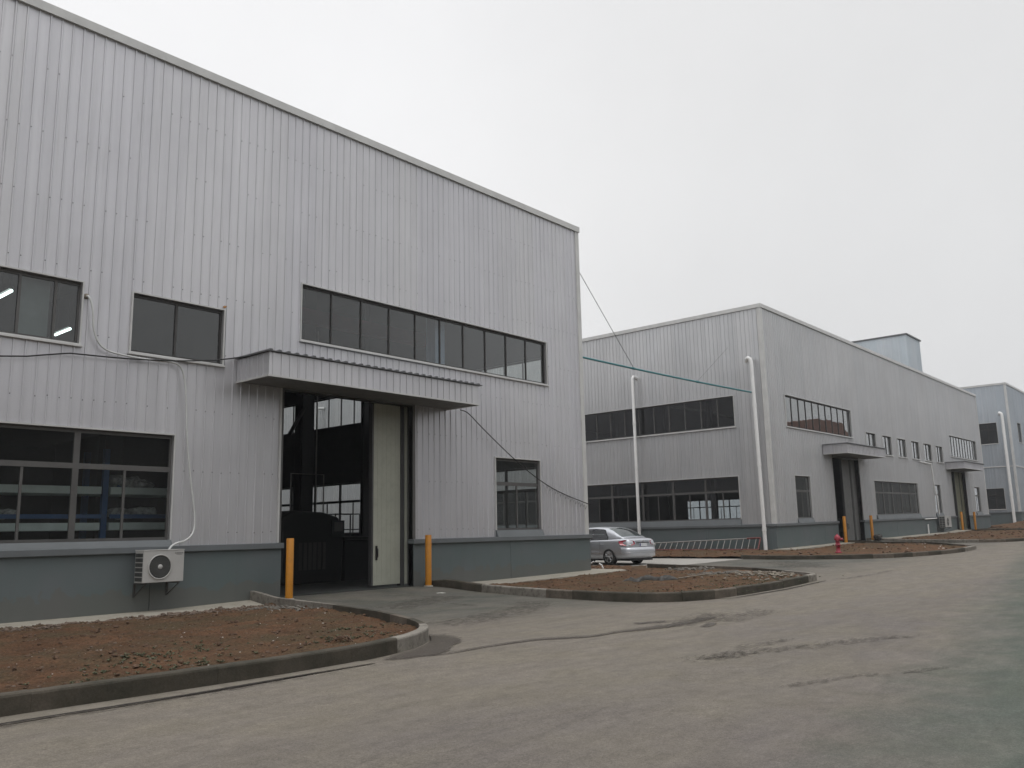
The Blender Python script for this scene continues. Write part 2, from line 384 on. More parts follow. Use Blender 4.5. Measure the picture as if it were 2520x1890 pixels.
def smooth(pts, it=2):
    for _ in range(it):
        q = [pts[0]]
        for a, b in zip(pts, pts[1:]):
            q += [(a[0] * .75 + b[0] * .25, a[1] * .75 + b[1] * .25), (a[0] * .25 + b[0] * .75, a[1] * .25 + b[1] * .75)]
        pts = q + [pts[-1]]
    return pts
def resample(pts, step):
    out = [pts[0]]; acc = 0
    for a, b in zip(pts, pts[1:]):
        d = math.dist(a, b)
        if d < 1e-6: continue
        t = step - acc
        while t <= d:
            out.append((a[0] + (b[0] - a[0]) * t / d, a[1] + (b[1] - a[1]) * t / d)); t += step
        acc = (acc + d) % step
    return out
def hsh(x, y, s=0):
    v = math.sin(x * 127.1 + y * 311.7 + s * 74.7) * 43758.5453; return v - math.floor(v)
def kerb(path, h, pale, label, side=1, wid=.13, stone=.88, gap=.0025):
    p = resample(path, .11); mb = MB(); per = int(stone / .11); i = 0
    while i < len(p) - 1:
        j = min(i + per, len(p) - 1); seg = p[i:j + 1]
        dz = random.uniform(-.007, .007) * min(1, gap * 500); dn = random.uniform(-.006, .006) * min(1, gap * 500); ring = []
        is_pale = 1 if pale(*seg[len(seg) // 2]) else (2 if hsh(round(seg[0][0] * 3), round(seg[0][1] * 3)) > .72 else 0)
        for k, q in enumerate(seg):
            a = seg[max(k - 1, 0)]; b = seg[min(k + 1, len(seg) - 1)]
            d = Vector((b[0] - a[0], b[1] - a[1])).normalized(); n = Vector((-d.y, d.x)) * side
            sh = gap if k == 0 else (-gap if k == len(seg) - 1 else 0)
            c = Vector(q) + d * sh + n * dn
            z = G(*q)
            for (o_, z_) in ((0, -.12), (0, h - .028), (.008, h - .010), (.028, h), (wid, h), (wid, -.12)):
                ring.append((c.x + n.x * o_, c.y + n.y * o_, z + z_ + dz + random.uniform(-.002, .002)))
        m_ = len(seg); fs = [(k * 6 + a, k * 6 + a + 1, (k + 1) * 6 + a + 1, (k + 1) * 6 + a) for k in range(m_ - 1) for a in range(5)]
        fs += [(0, 1, 2, 3, 4, 5), tuple((m_ - 1) * 6 + a for a in range(5, -1, -1))]
        mb.add(ring, fs, is_pale); i = j
    return tag(mb.build('kerb', ['kerb_dark', 'kerb_pale', 'kerb_brown']), label, kind='structure')
def inside(x, y, poly):
    c = False; n = len(poly); j = n - 1
    for i in range(n):
        xi, yi = poly[i]; xj, yj = poly[j]
        if (yi > y) != (yj > y) and x < (xj - xi) * (y - yi) / (yj - yi) + xi: c = not c
        j = i
    return c
def _hsh(x, y, s=0):
    v = math.sin(x * 127.1 + y * 311.7 + s * 74.7) * 43758.5453; return v - math.floor(v)
def vnoise(x, y, s=0):
    i, j = math.floor(x), math.floor(y); u, v = x - i, y - j; u = u * u * (3 - 2 * u); v = v * v * (3 - 2 * v)
    return (hsh(i, j, s) * (1 - u) + hsh(i + 1, j, s) * u) * (1 - v) + (hsh(i, j + 1, s) * (1 - u) + hsh(i + 1, j + 1, s) * u) * v
def soil_h(x, y, amp):
    return amp * (.055 * (vnoise(x * .9, y * .9) - .5) + .05 * (vnoise(x * 3.1, y * 3.1, 1) - .5) + .035 * (vnoise(x * 8, y * 8, 2) - .5) + .022 * (vnoise(x * 19, y * 19, 3) - .5))
def soil(poly, cell, hfun, label, xr=None):
    xs = [p[0] for p in poly]; ys = [p[1] for p in poly]
    x0, x1, y0, y1 = min(xs), max(xs), min(ys), max(ys)
    if xr: x0, x1 = max(x0, xr[0]), min(x1, xr[1])
    nx = int((x1 - x0) / cell) + 2; ny = int((y1 - y0) / cell) + 2
    mb = MB(); idx = {}
    ins = [[inside(x0 + i * cell, y0 + j * cell, poly) for i in range(nx)] for j in range(ny)]
    def vi(i, j):
        if (i, j) not in idx:
            x, y = x0 + i * cell, y0 + j * cell; idx[i, j] = len(mb.v); mb.v.append((x, y, hfun(x, y)))
        return idx[i, j]
    for j in range(ny - 1):
        for i in range(nx - 1):
            if ins[j][i] and ins[j][i + 1] and ins[j + 1][i] and ins[j + 1][i + 1]:
                mb.f.append((vi(i, j), vi(i + 1, j), vi(i + 1, j + 1), vi(i, j + 1)))
    mb.mi = [0] * len(mb.f); mb.sm = [True] * len(mb.f)
    return tag(mb.build('soil_bed', 'soil'), label, kind='structure')
def slab(poly, h, mat, name, label, t=.15):
    mb = MB(); n = len(poly)
    top = [(x, y, G(x, y) + h) for x, y in poly]; bot = [(x, y, G(x, y) + h - t) for x, y in poly]
    mb.add(top + bot, [tuple(range(n))] + [(i, (i + 1) % n, n + (i + 1) % n, n + i) for i in range(n)])
    return tag(mb.build(name, mat), label, kind='structure')
def dens(poly, step=2.0):
    out = []
    for a, b in zip(poly, poly[1:] + poly[:1]):
        k = max(1, int(math.dist(a, b) / step)); out += [(a[0] + (b[0] - a[0]) * i / k, a[1] + (b[1] - a[1]) * i / k) for i in range(k)]
    return out

# bed A: left of the open door
kA = [(-25, 8.5), (2.9, 8.47)] + smooth([(3.2, 8.46), (5, 8.34), (6.2, 8.32), (7.1, 8.42), (7.9, 8.64), (8.5, 8.98), (9.0, 9.5), (9.4, 10.2), (9.78, 11.1), (10.15, 12.1), (10.65, 14.2), (11.0, 16), (11.28, 17.72)], 2)
kerb(kA, .19, lambda x, y: (x > 7.6 and y < 9.7) or hsh(round(x * 1.1), 3) > .82 and y > 9, 'dark weathered stone kerb round the soil bed left of the open door', gap=.0006)
inA = [(x - .07 * (1 if y > 9 else 0), y + .07) for x, y in kA[:-1]]
polyA = inA + [(11.15, 17.6), (11.0, 16.6), (10.7, 16.42), (-25, 16.35)]
def hA(x, y):
    d = (y - 8.4) / 8
    pile = .08 * math.exp(-((x - 9.6) ** 2 / 1.2 + (y - 14.5) ** 2 / 1.0))
    return .13 - .09 * d + soil_h(x, y, 1) + pile
soil(polyA, .055, hA, 'bare reddish-brown soil bed in front of the plinth left of the open door', (1.2, 12))
slab(dens([(-25, 16.3), (10.75, 16.38), (11.15, 17.7), (-25, 17.7)]), .035, 'concrete', 'wall_apron', 'narrow pale concrete apron along the foot of the left plinth')
# bed B
kB = smooth([(16.62, 17.72), (16.35, 16), (15.95, 14.2), (15.5, 12.4), (15.3, 11), (15.35, 10.1), (15.75, 9.35), (16.6, 8.95), (17.6, 8.84), (20.1, 8.95), (22.2, 9.05), (22.75, 9.1)], 2)
kB2 = [(22.75, 9.1), (22.98, 9.3)] + smooth([(22.98, 9.3), (24.2, 10.8), (25.25, 12.3), (25.6, 13.5), (25.9, 14.6), (26.3, 16.5)], 2)
kerb(kB, .19, lambda x, y: (x > 21.7) or (y > 12 and hsh(round(y), 5) > .35), 'stone kerb along the front and left of the soil bed before the silver car')
kerb(kB2, .19, lambda x, y: y < 10.2, 'dark kerb on the far right side of the soil bed before the silver car')
polyB = [(x + .07, y + .05) for x, y in kB[1:]] + [(x - .08, y) for x, y in kB2[2:]] + [(26.3, 16.6), (27.0, 16.8), (27.0, 32), (25.1, 32), (25.05, 16.6), (24.6, 16.45), (16.6, 16.3)]
def hB(x, y): return g(x) + .10 - .04 * sstep((y - 12) / 4) + soil_h(x, y, .9) + .10 * math.exp(-((x - 22.5) ** 2 / 1.5 + (y - 10.8) ** 2 / .8))
soil(polyB, .08, hB, 'reddish soil bed with debris at the right corner of the near workshop')
slab(dens([(16.62, 16.25), (24.7, 16.4), (25.15, 16.9), (25.15, 32), (24.4, 32), (24.4, 17.7), (16.62, 17.7)]), .07, 'concrete', 'wall_apron', 'pale concrete apron at the foot of the near workshop right of the door')
slab(dens([(27.05, 16.7), (29.2, 16.35), (32.9, 16.15), (33.0, 32), (27.05, 32)]), .02, 'concrete_pad', 'concrete_pad', 'pale concrete parking pad under the silver car between the workshops')
# bed C
kC = smooth([(33.0, 16.3), (32.8, 15.2), (32.75, 14), (33.3, 11.9), (34.7, 10.6), (36.8, 9.65), (39.5, 9.45), (41.7, 9.5)], 2)
kC2 = [(41.7, 9.5), (41.95, 9.7)] + smooth([(41.95, 9.7), (44.5, 11.2), (46.6, 12.8), (47.6, 14.7), (47.75, 16.3), (47.6, 17.6)], 2)
kerb(kC, .17, lambda x, y: x > 40.0, 'dark mossy kerb in front of the red fire hydrant')
kerb(kC2, .17, lambda x, y: hsh(round(x), 9) > .7, 'thin kerb behind the soil bed of the red hydrant, beside the second driveway')
polyC = [(x + .05, y + .08) for x, y in kC] + [(x - .08, y) for x, y in kC2[2:]] + [(47.4, 16.9), (40.5, 16.7), (39.7, 17.0), (39.7, 32), (33.05, 32), (33.05, 16.4)]
def hC(x, y): return g(x) + .10 + soil_h(x, y, 1)
soil(polyC, .12, hC, 'reddish soil bed round the red hydrant and under the ladder')
slab(dens([(39.2, 16.6), (47.5, 16.75), (47.5, 17.7), (39.2, 17.7)]), .13, 'concrete', 'wall_apron', 'pale concrete apron behind the red hydrant')
# bed D
kD = smooth([(51.95, 17.6), (51.6, 14.6), (50.3, 12.4), (50.2, 10.7), (51.3, 9.7), (53.5, 9.35), (60, 9.3), (68, 9.35), (70.5, 9.8), (71.7, 11.5), (72.0, 14), (72.2, 17.6)], 2)
kerb(kD, .16, lambda x, y: x < 52.2 and y > 11 or hsh(round(x), 2) > .86, 'long dark kerb of the far soil bed between the two small canopies', stone=1.4)
polyD = [(x + (.1 if x < 60 else -.1), y + .08) for x, y in kD[1:-1]] + [(71.9, 16.7), (52.1, 16.7)]
def hD(x, y): return g(x) + .12 + soil_h(x, y, 1.3)
soil(polyD, .2, hD, 'far reddish soil bed between the two small canopies')
slab(dens([(52.05, 16.6), (72.1, 16.6), (72.1, 17.7), (52.05, 17.7)]), .15, 'concrete', 'wall_apron', 'far pale concrete apron between the two small canopies')
kE = smooth([(77.0, 17.5), (76.8, 13.5), (77.5, 11), (79.5, 9.6), (84, 9.3), (150, 9.3)], 2)
kerb(kE, .16, lambda x, y: hsh(round(x), 2) > .9, 'farthest kerb at the right edge of the photo', stone=1.6)
polyE = [(x + .1, y + .1) for x, y in kE[1:]] + [(150, 17), (96, 17), (96, 24), (84, 24), (83.5, 17.2), (77.2, 17.2)]
def hE(x, y): return g(x) + .12 + soil_h(x, y, 2) + .55 * math.exp(-((x - 90) ** 2 / 30 + (y - 15.2) ** 2 / 6)) + .25 * math.exp(-((x - 84) ** 2 / 8 + (y - 13) ** 2 / 3))
soil(polyE, .3, hE, 'farthest soil bed with a low mound before the blue workshop')

# gutters: concrete strip + dark joint line
def ribbon(pts, w0, name, mat, label, dz, wf=None, it=2):
    pts = resample(smooth(pts, it), .12); mb = MB(); k = len(pts); cols = []
    for i, q in enumerate(pts):
        a = pts[max(i - 1, 0)]; b = pts[min(i + 1, k - 1)]; d = Vector((b[0] - a[0], b[1] - a[1])).normalized(); n = Vector((-d.y, d.x))
        t = i / (k - 1); w_ = w0 * (wf(t) if wf else 1)
        for s_, c in ((-1.6, 0), (-.6, 1), (.6, 1), (1.6, 0)):
            x, y = q[0] + n.x * s_ * w_, q[1] + n.y * s_ * w_; mb.v.append((x, y, G(x, y) + .006 * math.sin(x * 1.3 + y * .7) * math.sin(y * 1.1) + dz)); cols.append(c * min(1, 8 * t + .2, 8 * (1 - t) + .2))
    mb.f = [(i * 4 + j, i * 4 + j + 1, i * 4 + j + 5, i * 4 + j + 4) for i in range(k - 1) for j in range(3)]
    mb.mi = [0] * len(mb.f); mb.sm = [True] * len(mb.f)
    o = mb.build(name, mat); at = o.data.attributes.new('mask', 'FLOAT', 'POINT'); at.data.foreach_set('value', cols)
    return tag(o, label, kind='structure')
def strip(a, w0, name, mat, label, dz):
    pts = resample(a, .4); mb = MB()
    for x, y in pts: mb.v += [(x, y, G(x, y) + .006 * math.sin(x * 1.3 + y * .7) * math.sin(y * 1.1) + dz), (x, y - w0, G(x, y - w0) + .006 * math.sin(x * 1.3 + (y - w0) * .7) * math.sin((y - w0) * 1.1) + dz)]
    mb.f = [(2 * i, 2 * i + 1, 2 * i + 3, 2 * i + 2) for i in range(len(pts) - 1)]; mb.mi = [0] * len(mb.f); mb.sm = [True] * len(mb.f)
    return tag(mb.build(name, mat), label, kind='structure')
strip([(-10, 8.52), (3, 8.48), (5.0, 8.36), (6.9, 8.38)], .30, 'gutter', 'gutter', 'concrete gutter strip beside the nearest kerb', .008)
strip([(16.9, 8.92), (20.1, 8.98), (22.9, 9.12)], .22, 'gutter', 'gutter', 'concrete gutter strip before the middle soil bed', .008)
ribbon([(-10, 8.17), (2.9, 8.15), (4.2, 8.06), (5.8, 8.07), (6.64, 8.06), (6.95, 8.05)], .030, 'road_joint', 'crack', 'dark joint line along the nearest gutter', .014)
ribbon([(-10, 8.10), (2.9, 8.06), (4.2, 7.98), (5.8, 7.99), (7.0, 7.96)], .07, 'wet_patch', 'wet_faint', 'dark damp edge along the nearest gutter line', .010)
ribbon([(17.1, 8.66), (19.8, 8.74), (22.9, 8.88)], .022, 'road_joint', 'crack', 'dark joint line along the middle gutter', .013)
ribbon([(22.9, 8.88), (24.4, 8.5), (27.7, 8.56)], .10, 'wet_patch', 'wet_faint', 'dark streak running on from the middle gutter', .016)
ribbon([(7.4, 8.05), (7.9, 7.9), (8.46, 7.98), (8.95, 7.95), (9.49, 7.89), (9.82, 7.69), (10.21, 7.4), (10.78, 7.38), (11.22, 7.24), (11.92, 7.1), (12.73, 7.12), (13.9, 7.32)], .055, 'wet_patch', 'wet', 'long dark water trail across the road', .016, lambda t: (1.0 + 2.2 * (t - .3) + .5 * math.sin(t * 21)) if t > .3 else .55 + t * 1.5)
ribbon([(11.6, 7.15), (12.4, 7.1), (13.2, 7.2), (14.2, 7.5)], .36, 'wet_patch', 'wet_faint', 'ragged splash at the right end of the long water trail', .020)
ribbon([(12.6, 6.7), (13.6, 6.75), (15.2, 7.0)], .30, 'wet_patch', 'wet_faint', 'scattered damp specks beyond the long water trail', .024)
ribbon([(11.8, 7.75), (12.2, 7.62), (12.55, 7.5)], .10, 'wet_patch', 'wet', 'small damp spot above the long water trail', .012)
ribbon([(11.92, 6.6), (12.3, 6.65), (12.7, 6.85)], .08, 'wet_patch', 'wet', 'small damp spot at the right end of the long water trail', .012)
ribbon([(8.9, 5.3), (9.21, 5.0), (9.67, 4.92), (10.14, 4.76), (10.47, 4.61), (10.73, 4.42), (11.3, 4.3), (12.08, 3.95), (12.7, 3.5)], .20, 'wet_patch', 'wet_faint', 'broken damp streak in the middle of the road', .012, lambda t: 1.1 - .3 * t)
ribbon([(8.95, 5.28), (9.25, 5.05), (9.67, 4.95), (10.1, 4.8)], .13, 'wet_patch', 'wet_faint', 'darker left end of the broken damp streak', .020)
ribbon([(10.0, 5.2), (10.6, 5.03), (11.45, 4.9)], .11, 'wet_patch', 'wet_faint', 'thin damp streak beside the broken one', .016)
ribbon([(7.87, 3.66), (8.33, 3.47), (8.9, 3.3), (9.29, 2.98), (9.75, 2.78), (10.21, 2.5)], .07, 'wet_patch', 'wet_faint', 'faint thin streak nearest the camera', .012)
ribbon([(13.25, 13.4), (13.12, 12.9), (13.1, 12.3)], .09, 'wet_patch', 'wet_faint', 'small dark mark on the near driveway', .012)
ribbon([(9.8, 10.4), (11.5, 10.6), (13.5, 11.2), (14.8, 12.4)], .5, 'wet_patch', 'wet_faint', 'dark tyre sweep across the mouth of the near driveway', .010)
ribbon([(11.6, 13.6), (13.0, 14.0), (15.0, 15.0)], .6, 'wet_patch', 'wet_faint', 'dark sweep before the open door', .010)
ribbon([(27.6, 11.5), (30, 12.5), (31.5, 14.5)], .9, 'wet_patch', 'wet_faint', 'dark tyre sweep in the lane between the soil beds', .012)
# wet patch at the kerb tip (fan with soft rim)
pud = smooth([(9.05, 9.55), (9.2, 9.2), (8.85, 8.62), (8.35, 8.4), (7.92, 7.98), (7.42, 7.98), (7.0, 8.12), (7.1, 8.3), (8.0, 8.6), (8.6, 9.0), (9.05, 9.55)], 2)[:-1]
mb = MB(); cx = sum(p[0] for p in pud) / len(pud); cy = sum(p[1] for p in pud) / len(pud); cols = []; k = len(pud)
for sc, c in ((1.12, 0), (.9, 1), (.45, 1)):
    for x, y in pud: mb.v.append((cx + (x - cx) * sc, cy + (y - cy) * sc, .022)); cols.append(c)
mb.f = [(r_ * k + i, r_ * k + (i + 1) % k, (r_ + 1) * k + (i + 1) % k, (r_ + 1) * k + i) for r_ in range(2) for i in range(k)] + [tuple(range(2 * k, 3 * k))]
mb.mi = [0] * len(mb.f); mb.sm = [False] * len(mb.f); o = mb.build('wet_patch', 'wet'); at = o.data.attributes.new('mask', 'FLOAT', 'POINT'); at.data.foreach_set('value', [float(c) for c in cols])
tag(o, 'dark damp patch round the tip of the nearest kerb', kind='structure')

# scatter: pebbles, clods, chips, weeds
def scatter(n, poly, hf, rmin, rmax, name, mat, label, xr, yr, flat=.6, dens_f=None):
    mb = MB(); c = 0; tries = 0
    while c < n and tries < n * 30:
        tries += 1; x = random.uniform(*xr); y = random.uniform(*yr)
        if not inside(x, y, poly): continue
        if dens_f and random.random() > dens_f(x, y): continue
        r = rmin + (rmax - rmin) * random.random() ** 3; mb.blob((x, y, hf(x, y) + r * .25), r, (random.uniform(.8, 1.3), random.uniform(.7, 1), random.uniform(flat * .6, flat)), 0, .3); c += 1
    return tag(mb.build(name, mat), label, cat='ground cover', kind='stuff')
scatter(1300, polyA, hA, .008, .045, 'soil_clods', 'brown_clod', 'dark clods of earth on the nearest soil bed', (2, 11.2), (8.4, 16.4), .8)
scatter(900, polyA, hA, .005, .024, 'pebbles', 'stone_mid', 'brownish pebbles on the nearest soil bed', (2, 11.2), (8.4, 16.4))
scatter(130, polyA, hA, .005, .018, 'stone_chips', 'stone_white', 'white stone chips scattered on the nearest soil bed', (2, 11.2), (8.4, 16.4), .6, lambda x, y: .35 + .65 * sstep((x - 6) / 4))
scatter(1500, polyA, hA, .015, .05, 'gravel_band', 'stone_mid', 'band of gravel beside the apron of the nearest soil bed', (2, 10.8), (15.2, 16.5), .7, lambda x, y: sstep((y - 15.2 - .4 * vnoise(x, y)) / .6))
scatter(120, polyA, hA, .03, .07, 'rubble_heap', 'rubble', 'grey-green rubble crumbs at the back corner of the nearest soil bed', (9.3, 10.6), (13.9, 16.0), .7, lambda x, y: math.exp(-((x - 10.0) ** 2 / .15 + (y - 14.6) ** 2 / .8)))
scatter(420, polyB, hB, .02, .055, 'soil_clods', 'brown_clod', 'dark clods of earth on the middle soil bed', (15.3, 27), (8.9, 20), .8)
scatter(300, polyB, hB, .012, .04, 'pebbles', 'stone_mid', 'brownish pebbles on the middle soil bed', (15.3, 27), (8.9, 20))
scatter(330, polyB, hB, .02, .08, 'rubble_heap', 'rubble_pale', 'pale rubble spread in the right corner of the middle soil bed', (20.5, 25), (9.2, 12.6), .6, lambda x, y: math.exp(-((x - 22.6) ** 2 / 1.0 + (y - 10.4) ** 2 / .6)))
scatter(260, polyB, hB, .03, .10, 'rubble_heap', 'rubble', 'grey rubble pile at the back right of the middle soil bed', (22, 25.5), (11, 15), .8, lambda x, y: math.exp(-((x - 23.2) ** 2 / .35 + (y - 12.0) ** 2 / .35)) + math.exp(-((x - 25.2) ** 2 / .1 + (y - 14.3) ** 2 / .3)))
scatter(350, polyC, hC, .02, .09, 'soil_clods', 'brown_clod', 'dark clods of earth round the red hydrant', (33, 47.5), (9.5, 24), .8)
scatter(16, polyC, hC, .03, .06, 'stone_chips', 'stone_white', 'white chips on the soil beyond the red hydrant', (40, 47), (10, 15), .6)
scatter(240, polyD, hD, .03, .11, 'soil_clods', 'brown_clod', 'dark clods on the far soil bed', (50, 72), (9.4, 17), .8)
scatter(240, polyE, hE, .04, .15, 'soil_clods', 'brown_clod', 'dark clods on the farthest soil bed', (77, 105), (9.4, 17), .8)
def weeds(n, centres, hf, name, label):
    mb = MB()
    for _ in range(n):
        cx, cy, s = random.choice(centres); x = random.gauss(cx, s); y = random.gauss(cy, s * .6); z = hf(x, y); a = random.random() * 6.28
        for q in range(5):
            b = a + q * 1.26 + random.uniform(-.3, .3); L_ = random.uniform(.02, .055); w_ = .012; h = random.uniform(.005, .03)
            d = Vector((math.cos(b), math.sin(b), 0)); n_ = Vector((-d.y, d.x, 0)); c = Vector((x, y, z))
            mb.quad(c, c + d * L_ * .5 + n_ * w_ + Vector((0, 0, h)), c + d * L_ + Vector((0, 0, h * .8)), c + d * L_ * .5 - n_ * w_ + Vector((0, 0, h)))
    return tag(mb.build(name, 'weed'), label, cat='weeds', kind='stuff')
weeds(220, [(5.5, 10.3, .35), (5.0, 10.4, .25), (4.1, 9.2, .3), (5.1, 8.95, .3), (7.6, 9.6, .35), (6.3, 10.9, .3), (8.6, 10.6, .3), (4.6, 9.6, .5)], hA, 'weeds', 'small green weeds sprouting near the front of the nearest soil bed')
weeds(260, [(20, 9.6, .9), (18, 9.5, .8), (22, 9.8, .6)], hB, 'weeds', 'small weeds along the front of the middle soil bed')

# ------------------------------------------------------------------ buildings
def MX(yw): return lambda u, n, z: (u, yw - n, z)          # facade facing -Y
def MYn(xw): return lambda u, n, z: (xw - n, u, z)         # facade facing -X
def MYp(xw): return lambda u, n, z: (xw + n, u, z)         # facade facing +X
def MXp(yw): return lambda u, n, z: (u, yw + n, z)         # facade facing +Y
RIB = .2245
def wall(mb, mp, u0, u1, z0, z1, ops, ribs=True, th=.14, out=0, inn=1, rib0=0, screws=()):
    us = sorted({u0, u1, *[o[0] for o in ops], *[o[1] for o in ops]}); zs = sorted({z0, z1, *[o[2] for o in ops], *[o[3] for o in ops]})
    us = [u for u in us if u0 <= u <= u1]; zs = [z for z in zs if z0 <= z <= z1]
    for a, b in zip(us, us[1:]):
        for c, d in zip(zs, zs[1:]):
            cu, cz = (a + b) / 2, (c + d) / 2
            if any(o[0] < cu < o[1] and o[2] < cz < o[3] for o in ops): continue
            mb.quad(mp(a, 0, c), mp(b, 0, c), mp(b, 0, d), mp(a, 0, d), out)
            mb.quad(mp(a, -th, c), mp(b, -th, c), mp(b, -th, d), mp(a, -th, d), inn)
    for o in ops:
        a, b, c, d = o[:4]; c = max(c, z0)
        mb.quad(mp(a, 0, c), mp(a, -th, c), mp(a, -th, d), mp(a, 0, d), out); mb.quad(mp(b, 0, c), mp(b, -th, c), mp(b, -th, d), mp(b, 0, d), out)
        mb.quad(mp(a, 0, d), mp(b, 0, d), mp(b, -th, d), mp(a, -th, d), out); mb.quad(mp(a, 0, c), mp(b, 0, c), mp(b, -th, c), mp(a, -th, c), out)
    if ribs:
        k0 = math.ceil((u0 + .05 - rib0) / RIB); k1 = math.floor((u1 - .05 - rib0) / RIB)
        for k in range(k0, k1 + 1):
            u = rib0 + k * RIB; iv = [(z0, z1)]
            for o in ops:
                if o[0] - .03 < u < o[1] + .03:
                    iv = [q for a, b in iv for q in ((a, min(b, o[2])), (max(a, o[3]), b)) if q[1] - q[0] > .01]
            for a, b in iv:
                q_ = .86 + .28 * hsh(k, 3.1); lap = .006 if k % 4 == 0 else 0
                pr = [(-.022 * q_, 0), (-.011, .024 * q_), (.011, .024 * q_), (.022 * q_ + lap, 0)]
                vs = [mp(u + p[0], p[1], a) for p in pr] + [mp(u + p[0], p[1], b) for p in pr]
                mb.add(vs, [(0, 1, 5, 4), (1, 2, 6, 5), (2, 3, 7, 6), (0, 3, 2, 1), (4, 5, 6, 7)], out)
                if screws:
                    for zz in screws:
                        if a + .05 < zz < b - .05 and hsh(k, zz) > .35: z_ = zz + .04 * (hsh(zz, k) - .5); mb.box(u - .009, u + .009, .022 * q_, .030, z_ - .009, z_ + .009, 2, mp=mp)
def window(parent, mp, u0, u1, z0, z1, mull, trans=None, subs=(), warp=None, glass='glass', fr='frame', trim='trim_light', fw=.045, sill=True, dep=.055, label=None):
    f = MB(); n0, n1 = -dep - .05, -dep
    f.box(u0, u1, n0, n1, z1 - fw * 1.5, z1, mp=mp); f.box(u0, u1, n0, n1, z0, z0 + fw * 1.2, mp=mp)
    f.box(u0, u0 + fw, n0, n1, z0 + fw * 1.2, z1 - fw * 1.5, mp=mp); f.box(u1 - fw, u1, n0, n1, z0 + fw * 1.2, z1 - fw * 1.5, mp=mp)
    for u, w_ in mull: f.box(u - w_ / 2, u + w_ / 2, n0 + .003, n1 + .006, z0 + fw * 1.2, z1 - fw * 1.5, mp=mp)
    if trans: f.box(u0 + fw, u1 - fw, n0 + .006, n1 + .003, trans[0], trans[1], mp=mp)
    for u, w_ in subs: f.box(u - w_ / 2, u + w_ / 2, n0 + .002, n1 - .008, z0 + fw * 1.2, trans[0] if trans else z1 - fw * 1.5, mp=mp)
    o = f.build('window', fr, parent, warp)
    gl = MB()
    cuts = sorted([u0] + [m[0] for m in mull] + [m[0] for m in subs] + [u1])
    for a, b in zip(cuts, cuts[1:]):
        e1 = random.uniform(-.0015, .0015); nn = (n0 + n1) / 2
        gl.quad(mp(a, nn + e1, z0), mp(b, nn - e1, z0), mp(b, nn - e1 + random.uniform(-.001, .001), z1), mp(a, nn + e1, z1))
    gl.build('glass_panes', glass, o, warp)
    t = MB(); k = .032
    zl = z0 - k if sill else z0; t.box(u0 - k, u0, -.02, .045, zl, z1 + k, mp=mp); t.box(u1, u1 + k, -.02, .045, zl, z1 + k, mp=mp); t.box(u0, u1, -.02, .045, z1, z1 + k, mp=mp)
    if sill: t.box(u0 - k - .03, u1 + k + .03, -.02, .085, z0 - k - .035, z0 - k, mp=mp); t.box(u0, u1, -.05, .05, z0 - k, z0, mp=mp)
    t.build('window_trim', trim, o, warp)
    if label: o['label'] = label
    return o
def even(u0, u1, n, w_=.035): return [(u0 + (u1 - u0) * i / n, w_) for i in range(1, n)]
def canopy(parent, u0, u1, yw, z0, z1, warp=None, depth=1.35):
    mp = MX(yw); f = MB()
    for u in (u0, u1 - .04): f.box(u, u + .04, .025, depth, z0, z1 - .04, mp=mp)
    f.box(u0 + .04, u1 - .04, depth - .04, depth, z0, z1 - .04, mp=mp)
    k = u0 + .1
    while k < u1 - .05:                                   # ribs on the fascia
        f.box(k - .012, k + .012, depth, depth + .018, z0 + .03, z1 - .05, mp=mp); k += RIB
    k = .2
    while k < depth - .05:
        for (a, b) in ((u0 - .018, u0), (u1, u1 + .018)): f.box(a, b, k - .012, k + .012, z0 + .03, z1 - .05, mp=mp)
        k += RIB
    f.box(u0 - .03, u1 + .03, depth + .0, depth + .03, z0 - .012, z0 + .03, 1, mp=mp)
    for a, b in ((u0 - .03, u0 - .002), (u1 + .002, u1 + .03)): f.box(a, b, .03, depth, z0 - .012, z0 + .03, 1, mp=mp)
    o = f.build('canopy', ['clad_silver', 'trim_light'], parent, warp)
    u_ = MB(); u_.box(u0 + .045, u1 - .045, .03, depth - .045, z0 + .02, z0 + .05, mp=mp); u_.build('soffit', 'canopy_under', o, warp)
    r_ = MB(); r_.box(u0 - .07, u1 + .12, .03, depth + .07, z1 - .03, z1 - .012, mp=mp)
    k = u0
    while k < u1 + .08: r_.prism([(-.05, -.012), (-.03, .022), (.03, .022), (.05, -.012)], .03, depth + .075, lambda n, a, b, k=k: mp(k + a, n, z1 + b)); k += .235
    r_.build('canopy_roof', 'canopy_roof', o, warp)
    return o
JOINTS = [-9.4, -3.4, 2.7, 8.77, 20.25]
